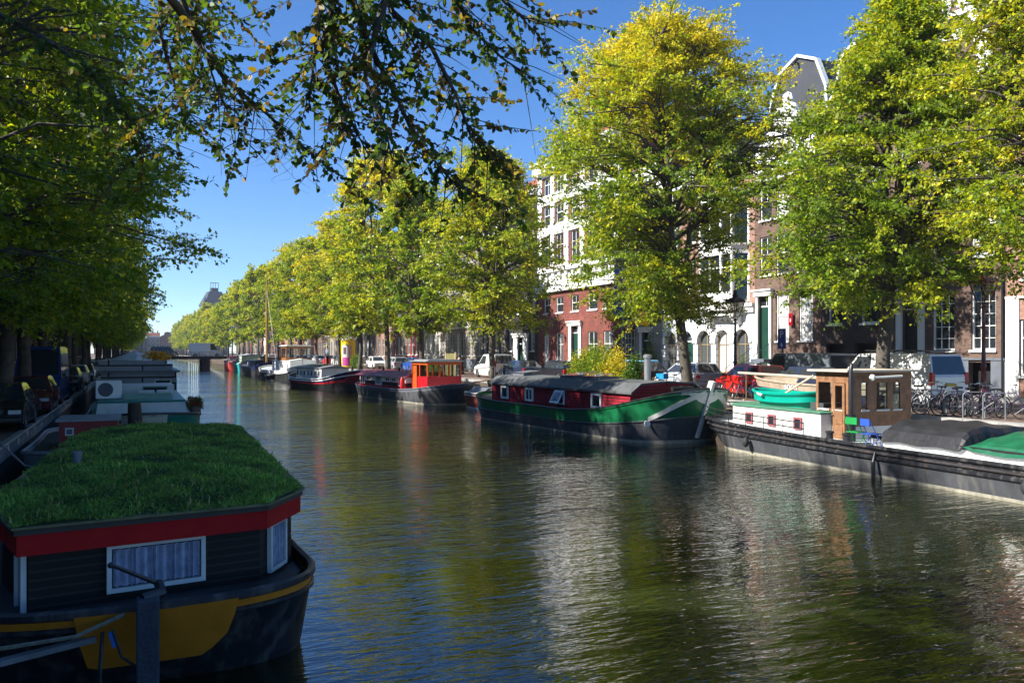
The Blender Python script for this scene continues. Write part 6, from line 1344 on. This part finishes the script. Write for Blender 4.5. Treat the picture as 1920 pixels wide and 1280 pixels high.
car('hatch', DR, 'dark red car with pale bumper between the tree trunks on the left', (-3.8, 38.8, QL), -N_, group=G2)
car('bigvan', paint('deep_blue_van_paint', (.015,.05,.2)), 'dark blue van facing the viewer on the left quay', (-4.1, 46.6, QL), -N_, 'delivery_van', 'van', G2)
for i, (m, y) in enumerate(((BK,60),(SV,70),(NB,79),(SV,96.6),(WH,108),(BK,120),(WH,133))): car('hatch' if i % 2 else 'wagon', m, '%s on the left bank, %s beyond the blue van' % (m.name.replace('_paint','').replace('_', ' '), ordw(i)), (-4.0, y, QL), -N_, group=G2, det=False)
car('bigvan', WH, 'white high-roofed van crossing the far bridge', (12.3, 175, 2.35), 0, 'delivery_van', 'van', 'vehicles on the bridge')
car('van', BK, 'dark van crossing the far bridge left of the white van', (4.9, 175, 2.35), 0, 'delivery_van', 'van', 'vehicles on the bridge')

# ------------------------------------------------------------------ bicycles
BM = {}
def bike_proto(fm, nm):
    fr = MB(); hub0, hub1 = (-.52,0,.34), (.52,0,.34); bb = (-.08,0,.3); st = (-.22,0,.78); hd = (.34,0,.8); hd2 = (.38,0,.62)
    for a, c, r_ in ((bb,st,.018),(bb,hd2,.02),(st,hd,.016),(hub0,bb,.012),(hub0,st,.01),(hd,hub1,.016)): fr.tube([a,c], r_, 6)
    fr.torus((-.52,0,.34), .4, .012, 'y', 10, 5, None, .6, 2.6)
    return fr.mesh('frame', fm), nm
_w = MB(); _w.torus((0,0,0), .33, .018, 'y', 24, 5, 0); _w.lathe([(.03,-.04),(.03,.04)], 6, ax='y', m=1)
for k in range(10): a = math.pi*k/10*2; _w.tube([(0,0,0),(.32*math.cos(a),0,.32*math.sin(a))], .0035, 3, 1)
WM = _w.mesh('wheel', [RUBBER, STEEL]); _h = MB(); _h.tube([(.34,0,.78),(.32,0,1.0),(.36,-.02,1.04),(.3,-.28,1.06),(.15,-.3,1.04)], .013, 5); _h.tube([(.36,.02,1.04),(.3,.28,1.06),(.15,.3,1.04)], .013, 5); HMm = _h.mesh('handlebar', CHROME)
_s = MB(); _s.add([(-.38,-.09,.92),(-.38,.09,.92),(-.1,.02,.93),(-.1,-.02,.93),(-.36,-.07,.86),(-.36,.07,.86),(-.1,.015,.9),(-.1,-.015,.9)], [(0,1,2,3),(7,6,5,4),(0,3,7,4),(1,5,6,2),(0,4,5,1),(3,2,6,7)]); _s.tube([(-.22,0,.75),(-.26,0,.88)], .014, 5, None); SMm = _s.mesh('saddle', BLK)
BF = [bike_proto(m, n) for m, n in ((BLK, 'black'), (pm('purple_bike', (.05,.03,.08), .4), 'purple'), (STEEL, 'grey'), (pm('pink_bike', (.3,.12,.15), .4), 'pink'), (pm('blue_bike', (.02,.1,.3), .4), 'blue'), (DRED, 'dark red'))]
def bike(i, label, loc, rz, group, tilt=.08, extra=None):
    t = thing('bicycle', label, 'bicycle', loc, rz, group); t.rotation_euler = (tilt, 0, rz)
    inst('frame', BF[i][0], t); inst('wheel', WM, t, (-.52,0,.34)); inst('wheel', WM, t, (.52,0,.34)); inst('handlebar', HMm, t); inst('saddle', SMm, t)
    if extra == 'crate': q = MB(); q.box(.55,.95,-.22,.22,.72,.98); q.build('crate', pm('bright_blue_crate', (.0,.25,.6), .5), t)
    return t
rnd = random.Random(9)
posn = ['leftmost in the rack by the white van', 'second from the left in the rack by the white van', 'third from the left in the rack by the white van', 'fourth in the rack by the white van', 'fifth in the rack by the white van', 'sixth in the rack by the white van', 'seventh in the rack by the white van', 'eighth in the rack, near the maroon lamp post', 'ninth in the rack, in front of the maroon lamp post', 'rightmost in the rack, by the stone planter']
for k in range(10):
    i = [0,4,0,2,0,3,2,1,0,1][k]; y = 21.9-.48*k
    bike(i, '%s bicycle %s' % (BF[i][1], posn[k]), (24.0+rnd.uniform(-.12,.12), y, QR), R(rnd.choice([178, 2])+rnd.uniform(-28, 28)+(-25)), 'bicycles in the rack by the white van', rnd.uniform(-.12,.12))
for k in range(7):
    t = thing('bike_rack', 'steel hoop bike rack, %s from the left of the row by the white van' % ordw(k), 'bike rack', (23.6, 21.7-.68*k, QR), R(-20), 'bike hoops by the white van')
    q = MB(); q.tube([(-.35,0,0),(-.35,0,.72),(-.28,0,.8),(.28,0,.8),(.35,0,.72),(.35,0,0)], .021, 8); q.build('hoop', pm('dull_hoop_steel', (.2,.21,.22), .5, .2, 5, metal=.3), t)
bike(2, 'bicycle with bright blue crate parked by the elm trunk', (24.2, 35.4, QR), R(200), 'bicycles by the elm', 0, 'crate')
bike(0, 'black bicycle leaning at the elm trunk', (23.6, 32.0, QR), R(120), 'bicycles by the elm'); bike(4, 'blue bicycle standing by the bright red car', (23.9, 29.2, QR), R(160), 'bicycles by the elm'); bike(1, 'purple bicycle at the foot of the dark lamp post', (23.5, 30.2, QR), R(20), 'bicycles by the elm')
bike(0, 'black bicycle parked alone at the right edge on the pavement', (26.3, 17.2, QR), R(150), 'bicycles by the elm')
for k in range(8): bike([0,2,0,4,0,3,0,2][k], '%s bicycle, %s from the left in the cluster beside the hedge and red wheelhouse' % (BF[[0,2,0,4,0,3,0,2][k]][1], ordw(k)), (24.3+rnd.uniform(-.5,.5), 77.5-k*1.1, QR), rnd.uniform(0, 6.28), 'bicycles in the cluster right of the red wheelhouse')
for k in range(6): bike([0,2,0,4,0,2][k], '%s bicycle on the left quay, %s beyond the blue van' % (BF[[0,2,0,4,0,2][k]][1], ordw(k)), (-3.3+rnd.uniform(-.2,.2), 51+k*2.1, QL), rnd.uniform(0, 6.28), 'bicycles on the left quay')
bike(0, 'black bicycle standing in front of the dark red car on the left quay', (-3.5, 35.6, QL), R(75), 'bicycles on the left quay')
for k in range(9): bike([0,2,4][k % 3], '%s bicycle on the far bridge railing, %s from the left' % (BF[[0,2,4][k%3]][1], ordw(k)), (-1.2+k*1.9+(1 if k > 3 else 0), 172.3, 2.35), rnd.uniform(-.2,.2), 'bicycles parked on the bridge')

# ------------------------------------------------------------------ street furniture
MAR = pm('maroon_iron', (.13,.02,.025), .35, .2, 5, coat=.3)
LG = clear_glass('lantern_glass', (.8,.8,.75))
def lamp(lab, loc, m, rz=0):
    t = thing('street_lamp', lab, 'street lamp', loc, rz, 'crowned street lamps on the right bank')
    p = MB(); p.lathe([(.2,0),(.2,.12),(.15,.16),(.14,.6),(.17,.63),(.17,.7),(.11,.78),(.085,1.0),(.075,1.5),(.1,1.53),(.1,1.58),(.07,1.62),(.055,2.8),(.08,2.83),(.08,2.88),(.05,2.92),(.045,3.5),(.07,3.55),(.05,3.6)], 12); p.tube([(-.3,0,3.3),(.3,0,3.3)], .015, 5); p.build('post', m, t, smooth=True)
    f = MB(); z0, z1, a, b = 3.65, 4.35, .13, .3
    for sx in (-1, 1):
        for sy in (-1, 1): f.tube([(sx*a,sy*a,z0),(sx*b,sy*b,z1)], .022, 5)
    for s in (-1, 1): f.tube([(s*b,-b,z1),(s*b,b,z1)], .016, 5); f.tube([(-b,s*b,z1),(b,s*b,z1)], .016, 5); f.tube([(s*a,-a,z0),(s*a,a,z0)], .014, 5); f.tube([(-a,s*a,z0),(a,s*a,z0)], .014, 5)
    for an in range(4): x, y = math.cos(an*math.pi/2), math.sin(an*math.pi/2); f.tube([(x*.06,y*.06,3.5),(x*.16,y*.16,3.55),(x*a,y*a,z0)], .012, 5)
    f.taper(-b-.05, b+.05, -b-.05, b+.05, z1+.01, z1+.2, .18, .18); f.lathe([(.12,0),(.14,.12),(.08,.2),(.1,.26),(.05,.34),(.015,.45)], 10, (0,0,z1+.2))
    for sx in (-1, 1):
        for sy in (-1, 1): f.tube([(sx*(b+.03),sy*(b+.03),z1+.04),(sx*(b+.1),sy*(b+.1),z1+.14)], .014, 5)
    for i in range(-3, 4):
        for s in (-1, 1): f.sphere((i*.09, s*(b+.04), z1+.09), .03, .02, .05, 6); f.sphere((s*(b+.04), i*.09, z1+.09), .02, .03, .05, 6)
    lo = f.build('lantern', m, t); g = MB(); g.taper(-b+.02, b-.02, -b+.02, b-.02, z0-.0, z1, 0, 0)
    g = MB(); g.add([(-a,-a,z0),(a,-a,z0),(a,a,z0),(-a,a,z0),(-b,-b,z1),(b,-b,z1),(b,b,z1),(-b,b,z1)], [(0,1,5,4),(1,2,6,5),(2,3,7,6),(3,0,4,7)]); g.build('pane', LG, lo)
lamp('maroon street lamp with crowned lantern right of the white van', (26.0, 19.8, QR), MAR)
lamp('dark street lamp with crowned lantern in front of the pale arcade house', (25.4, 32.0, QR), BLK)
lamp('maroon street lamp by the black car in front of the dark portal', (26.6, 53.8, QR), MAR)
lamp('far maroon street lamp left of the thick elm trunk', (26.6, 92.6, QR), MAR)
lamp('dark street lamp in front of the grey sandstone houses', (26.6, 71.3, QR), BLK)
SB = pm('blue_sign_face', (.01,.05,.35), .5, .08, 2)
t = thing('parking_sign', 'blue parking sign on a pole behind the slate grey van', 'sign', (29.6, 33.6, QR), -math.pi/2); q = MB(); q.tube([(0,0,0),(0,0,3.0)], .035, 8); q.build('post', BLK, t); q = MB(); q.box(-.28,.28,-.07,-.04,2.2,3.2); q.build('panel', SB, t); text('P', .5, W, t, (0,-.072,2.9), (R(90),0,0)); q = MB(); q.bar((-.02,-.073,2.5),(.04,-.073,2.3),.01,.05) ; q.sphere((0,-.073,2.38),.07,.004,.09,8); q.build('pictogram', W, t)
t = thing('street_sign', 'small blue sign on a post beside the far elm trunk', 'sign', (25.0, 89.5, QR), -math.pi/2); q = MB(); q.tube([(0,0,0),(0,0,3.3)], .04, 6); q.build('post', STEEL, t); q = MB(); q.box(-.35,.35,-.07,-.04,2.7,3.2); q.build('panel', pm('light_blue_sign', (.02,.25,.5), .5), t)
t = thing('flag_sign', 'small red board on the brown house wall between the curtained windows', 'sign', (34.35, 38.3, 4.9), -math.pi/2); q = MB(); q.box(-.16,.16,-.05,0,0,.7); q.build('panel', RED, t); q = MB(); q.box(-.03,.03,-.056,-.051,.2,.5); q.build('emblem', W, t)
# advertising column
t = thing('advertising_column', 'yellow advertising column with white domed top and posters', 'advertising column', (25.8, 112.5, QR)); YC = pm('yellow_column', (.8,.55,.01), .5, .05, 2)
q = MB(); q.lathe([(.95,0),(.95,3.6)], 28); q.build('drum', YC, t, smooth=True); q = MB(); q.lathe([(1.05,3.603),(1.05,3.85),(.85,3.9),(.8,4.3),(.5,4.75),(.1,4.95)], 28); q.build('cap', W, t, smooth=True)
def poster(a0, a1, z0, z1, m, off=.01): 
    q = MB(); n = 8; q.add([((.95+off)*math.cos(a0+(a1-a0)*i/n), (.95+off)*math.sin(a0+(a1-a0)*i/n), z) for z in (z0, z1) for i in range(n+1)], [(i, i+1, n+2+i, n+1+i) for i in range(n)]); q.build('poster', m, t)
poster(R(205), R(250), 1.3, 2.9, pm('pale_poster', (.6,.62,.65), .6)); poster(R(205), R(270), .2, 1.29, pm('magenta_poster', (.5,.05,.3), .6)); poster(R(252), R(285), 1.3, 2.9, pm('pinkish_poster', (.5,.3,.3), .6)); poster(R(215), R(240), 1.7, 2.6, pm('dark_portrait_poster', (.1,.06,.1), .6), .014)
t = thing('stone_planter', 'green-white speckled box with cloths at the right edge of the quay', 'planter', (24.3, 16.3, QR), R(-10)); q = MB(); q.box(-.55,.55,-.45,.45,0,.62); q.build('box', pm('speckled_paint', (.35,.45,.4), .7, .6, 14), t, bevel=.02); q = MB(); q.box(-.58,.58,-.48,.48,.623,.67); q.build('lid', DGREEN, t)
t = thing('container', 'pale blue container on the forecourt behind the yellow hedge', 'container', (30.8, 48.5, QR), R(90)); q = MB(); q.box(-1.2,1.2,-.6,.6,.2,1.5); q.build('body', pm('light_blue_tarp', (.1,.3,.45), .5), t, bevel=.1)
# shrubs
def shrub(label, loc, size, n, colr, seed, ll=.1, name='shrub', rz=0, cat='shrub', yel=None):
    t = thing(name, label, cat, loc, rz); rg = np.random.default_rng(seed); c = rg.normal(size=(30,3)); c = c/np.linalg.norm(c,axis=1,keepdims=True)*rg.uniform(.25,.8,(30,1)); c[:,2] = np.abs(c[:,2])*1.0
    ci = rg.integers(0,30,n); pos = (c[ci]+rg.normal(size=(n,3))*.16)*np.array(size)*np.array([.5,.5,1.])+np.array([0,0,.1]); pos[:,2] = np.abs(pos[:,2])
    ax = unit(rg.normal(size=(n,3))); nr = unit(np.cross(ax, rg.normal(size=(n,3)))+np.array([0,0,.3])); nr = unit(nr-ax*np.sum(nr*ax,1,keepdims=True)); base = np.array(colr)*rg.uniform(.6,1.3,(n,1))
    if yel is not None: k = rg.random(30)[ci] < .6; base[k] = np.array(yel)*rg.uniform(.7,1.2,(k.sum(),1))
    inst('foliage', leaf_mesh('foliage', pos, ax, nr, rg.uniform(.6,1.3,n)*ll, rg.uniform(.5,.8,n)*ll, base.astype(np.float32), LEAF), t)
    q = MB()
    for i in range(0, 30, 3): q.tube([(0,0,0), tuple(c[i]*np.array(size)*np.array([.25,.25,.5])), tuple(c[i]*np.array(size)*np.array([.5,.5,1.]))], .015, 4)
    q.build('stem', BARK, t); return t
shrub('yellow-green climbing hedge on the quay above the green barge roof', (23.6, 41.6, QR), (2.2, 7.2, 2.6), 20000, (.16,.24,.015), 3, .13, 'hedge', yel=(.5,.42,.02), cat='hedge')
shrub('dark green bush at the near end of the yellow hedge', (23.7, 37.9, QR), (1.6,1.4,2.2), 3500, (.07,.14,.015), 5, .12)
shrub('round clipped green bush by the parked black car', (28.9, 52.4, QR+.9), (.9,.9,1.0), 2500, (.05,.1,.02), 6, .09)
shrub('leafy plant climbing the steps of the brown house', (33.2, 41.0, QR), (1.0,1.2,1.9), 3000, (.08,.13,.02), 7, .1)
shrub('green bush with pale reeds beside the advertising column', (24.6, 103.0, QR), (2.,4.,1.9), 4000, (.1,.17,.02), 8, .16)
shrub('low tuft of plants beside the bicycles and wooden screen', (23.4, 70.5, QR), (1.6,7,1.), 4500, (.1,.15,.02), 9, .12)
shrub('potted plant in front of the white ground floor at the right edge', (33.4, 22.8, QR), (1.,1.,1.8), 2500, (.05,.09,.02), 10, .1)
shrub('vine with small leaves on the pale shop front column', (33.7, 51.8, QR), (.8,1.2,4.2), 4000, (.06,.1,.02), 12, .1)
shrub('dark ivy mass around the trunks beyond the blue van', (-4.6, 56.0, QL), (2.4,6.,4.2), 9000, (.02,.045,.012), 13, .16)
shrub('dark shrub on the left quay beside the parked bicycles', (-3.6, 50.5, QL), (1.4,5.,1.6), 4000, (.02,.04,.012), 14, .12)
shrub('plants on the near corner of the grey houseboat', (1.3, 47.0, .9), (1.0,.8,1.4), 2000, (.05,.09,.03), 15, .09)
t = thing('garden_screen', 'mossy wooden screen standing beside the small white van', 'screen', (23.9, 66.8, QR), R(-75)); q = MB(); q.box(-.7,.7,-.04,.04,0,1.9,0); q.box(-.75,-.65,-.07,.07,0,2.,1); q.box(.65,.75,-.07,.07,0,2.,1); q.build('panel', [pm('mossy_panel', (.17,.15,.05), .9, .4, 9), pm('pale_post', (.4,.33,.22), .8)], t)
# quayside bits in front of the far boats: chunky piles
for i, (x, y) in enumerate(((22.0,46.0),(21.9,51.0),(22.1,71.5),(22.0,94.))):
    t = thing('mooring_pile', 'dark wooden mooring pile at the quay wall, %s from the viewer' % ordw(i), 'mooring pile', (x, y, 0), 0, 'mooring piles by the right quay'); q = MB(); q.tube([(0,0,-1.5),(0,0,1.75)], .15, 10); q.build('pile', pm('soaked_wood', (.07,.05,.035), .9), t)

# ------------------------------------------------------------------ people
def person(label, loc, rz, shirt, trousers, hair=(.03,.02,.015), arms=0):
    t = thing('person', label, 'person', loc, rz)
    def skin(name, mat, verts, edges, rad, par):
        me = bpy.data.meshes.new(name); me.from_pydata(verts, edges, []); me.materials.append(mat); o = bpy.data.objects.new(name, me); col.objects.link(o); o.parent = par
        o.modifiers.new('skin', 'SKIN'); me.skin_vertices or None
        for i, r_ in enumerate(rad): me.skin_vertices[0].data[i].radius = (r_, r_)
        me.skin_vertices[0].data[0].use_root = True; sb = o.modifiers.new('sub', 'SUBSURF'); sb.levels = 1; sb.render_levels = 1; return o
    V = [(0,0,.95),(0,0,1.2),(0,0,1.42),(0,0,1.52),(.02,0,1.66),(0,.1,.88),(.03,.11,.5),(0,.12,.08),(.14,.13,.04),(0,-.1,.88),(-.03,-.11,.5),(-.06,-.12,.08),(.08,-.13,.04),(0,.19,1.4),(.02,.24,1.12),(.12,.24,.9),(.15,.24,.82),(0,-.19,1.4),(.03,-.24,1.12),(.15,-.22,.95),(.2,-.21,.88)]
    E_ = [(0,1),(1,2),(2,3),(3,4),(0,5),(5,6),(6,7),(7,8),(0,9),(9,10),(10,11),(11,12),(2,13),(13,14),(14,15),(15,16),(2,17),(17,18),(18,19),(19,20)]
    rad = [.13,.13,.14,.055,.1,.09,.065,.045,.04,.09,.065,.045,.04,.06,.045,.035,.03,.06,.045,.035,.03]
    skin('body', pm('skin', (.5,.3,.22), .6, .08, 6), V, E_, [r_*.9 for r_ in rad], t)
    skin('shirt', shirt, [V[1], V[0], V[2], V[13], V[14], V[17], V[18]], [(0,1),(0,2),(2,3),(3,4),(2,5),(5,6)], [.15,.15,.155,.075,.06,.075,.06], t)
    skin('trousers', trousers, [V[0], V[5], V[6], V[7], V[9], V[10], V[11]], [(0,1),(1,2),(2,3),(0,4),(4,5),(5,6)], [.145,.105,.08,.065,.105,.08,.065], t)
    h = MB(); h.sphere((-.01,0,1.72), .105, .09, .09, 12); h.build('hair', pm('brown_hair', hair, .7), t, smooth=True)
    return t
person('person in a pale yellow-green shirt walking by the dark portal', (31.6, 71.5, QR+.02), R(80), pm('lime_shirt', (.55,.6,.25), .8), pm('dark_trousers', (.03,.03,.035), .8))
person('person in a light blue shirt standing on the black and red barge', (17.0, 83.0, 2.15), R(200), pm('light_blue_shirt', (.45,.55,.65), .8), pm('jeans', (.05,.07,.13), .8), (.5,.45,.4))
person('person in dark clothes standing beside the bicycle cluster', (24.9, 67.6, QR), R(180), pm('black_jacket', (.02,.02,.025), .8), pm('dark_trousers', (.03,.03,.035), .8))

# ------------------------------------------------------------------ ropes and gangways between boats and quay
ROPE = pm('mooring_rope', (.3,.27,.2), .9, .3, 20)
def rope(lab, p, q, sag=.35):
    t = thing('mooring_rope', lab, 'rope', p, 0, 'mooring ropes'); d = Vector(q)-Vector(p); m = MB()
    m.tube([tuple(d*u+Vector((0,0,-sag*4*u*(1-u)))) for u in [i/8 for i in range(9)]], .022, 5); m.build('strand', ROPE, t)
rope('rope from the green barge bow to the quay beside the elm', (20.3, 27.0, 1.9), (22.8, 29.2, 1.45))
rope('rope from the black barge stern to the quay by the navy boat', (21.6, 26.2, 1.1), (22.8, 28.2, 1.45), .2)
rope('rope from the red wheelhouse barge bow to the quay', (19.5, 51.0, 1.3), (22.8, 49.3, 1.45))
rope('rope between the maroon roofed barge stern and the quay', (18.4, 66.4, 1.1), (22.8, 69.3, 1.45))
rope('rope from the black and red barge bow to the quay', (18.0, 73.0, 1.7), (22.8, 71.3, 1.45))
def gangway(lab, p, q):
    t = thing('gangway', lab, 'gangway', p, 0, 'gangways to the quay'); d = Vector(q)-Vector(p); m = MB(); m.bar((0,0,0), d, .6, .05); m.build('plank', WOOD, t)
    n = Vector((-d.y, d.x, 0)).normalized()*.28
    for s_ in (-1, 1):
        m = MB(); m.tube([n*s_, n*s_+Vector((0,0,.9)), n*s_+d+Vector((0,0,.9)), n*s_+d], .02, 5); m.build('handrail', STEEL, t)
gangway('gangway between the red wheelhouse barge and the quay', (20.2, 55.0, 1.1), (23.0, 55.6, 1.45))
gangway('gangway from the green barge stern to the quay', (20.2, 40.2, 1.1), (23.0, 40.4, 1.45))
POT = pm('terracotta_pot', (.35,.14,.07), .8, .2, 8)
for i, (x, y, z, lab) in enumerate(((17.6, 41.6, 1.0, 'small potted plant on the green barge stern deck'), (18.4, 41.2, 1.0, 'larger potted plant beside the stern hatch of the green barge'))):
    t = shrub(lab, (x, y, z+.22), (.5,.5,.45), 260, (.08,.15,.03), 40+i, .07, 'potted_plant', cat='plant'); m = MB(); m.lathe([(.1,-.22),(.15,.0),(.16,.02)], 10); m.build('pot', POT, t)
# ------------------------------------------------------------------ thin autumn haze
def haze():
    m = bpy.data.materials.new('haze'); m.use_nodes = True; t = m.node_tree; t.nodes.clear()
    o = t.nodes.new('ShaderNodeOutputMaterial'); v = t.nodes.new('ShaderNodeVolumePrincipled'); v.inputs['Density'].default_value = .0003; v.inputs['Color'].default_value = (.8,.88,1,1); v.inputs['Anisotropy'].default_value = .3
    t.links.new(v.outputs[0], o.inputs['Volume']); q = MB(); q.box(-260, 260, -60, 780, -3.5, 100); tag(q.build('haze', m), kind='stuff')
haze()
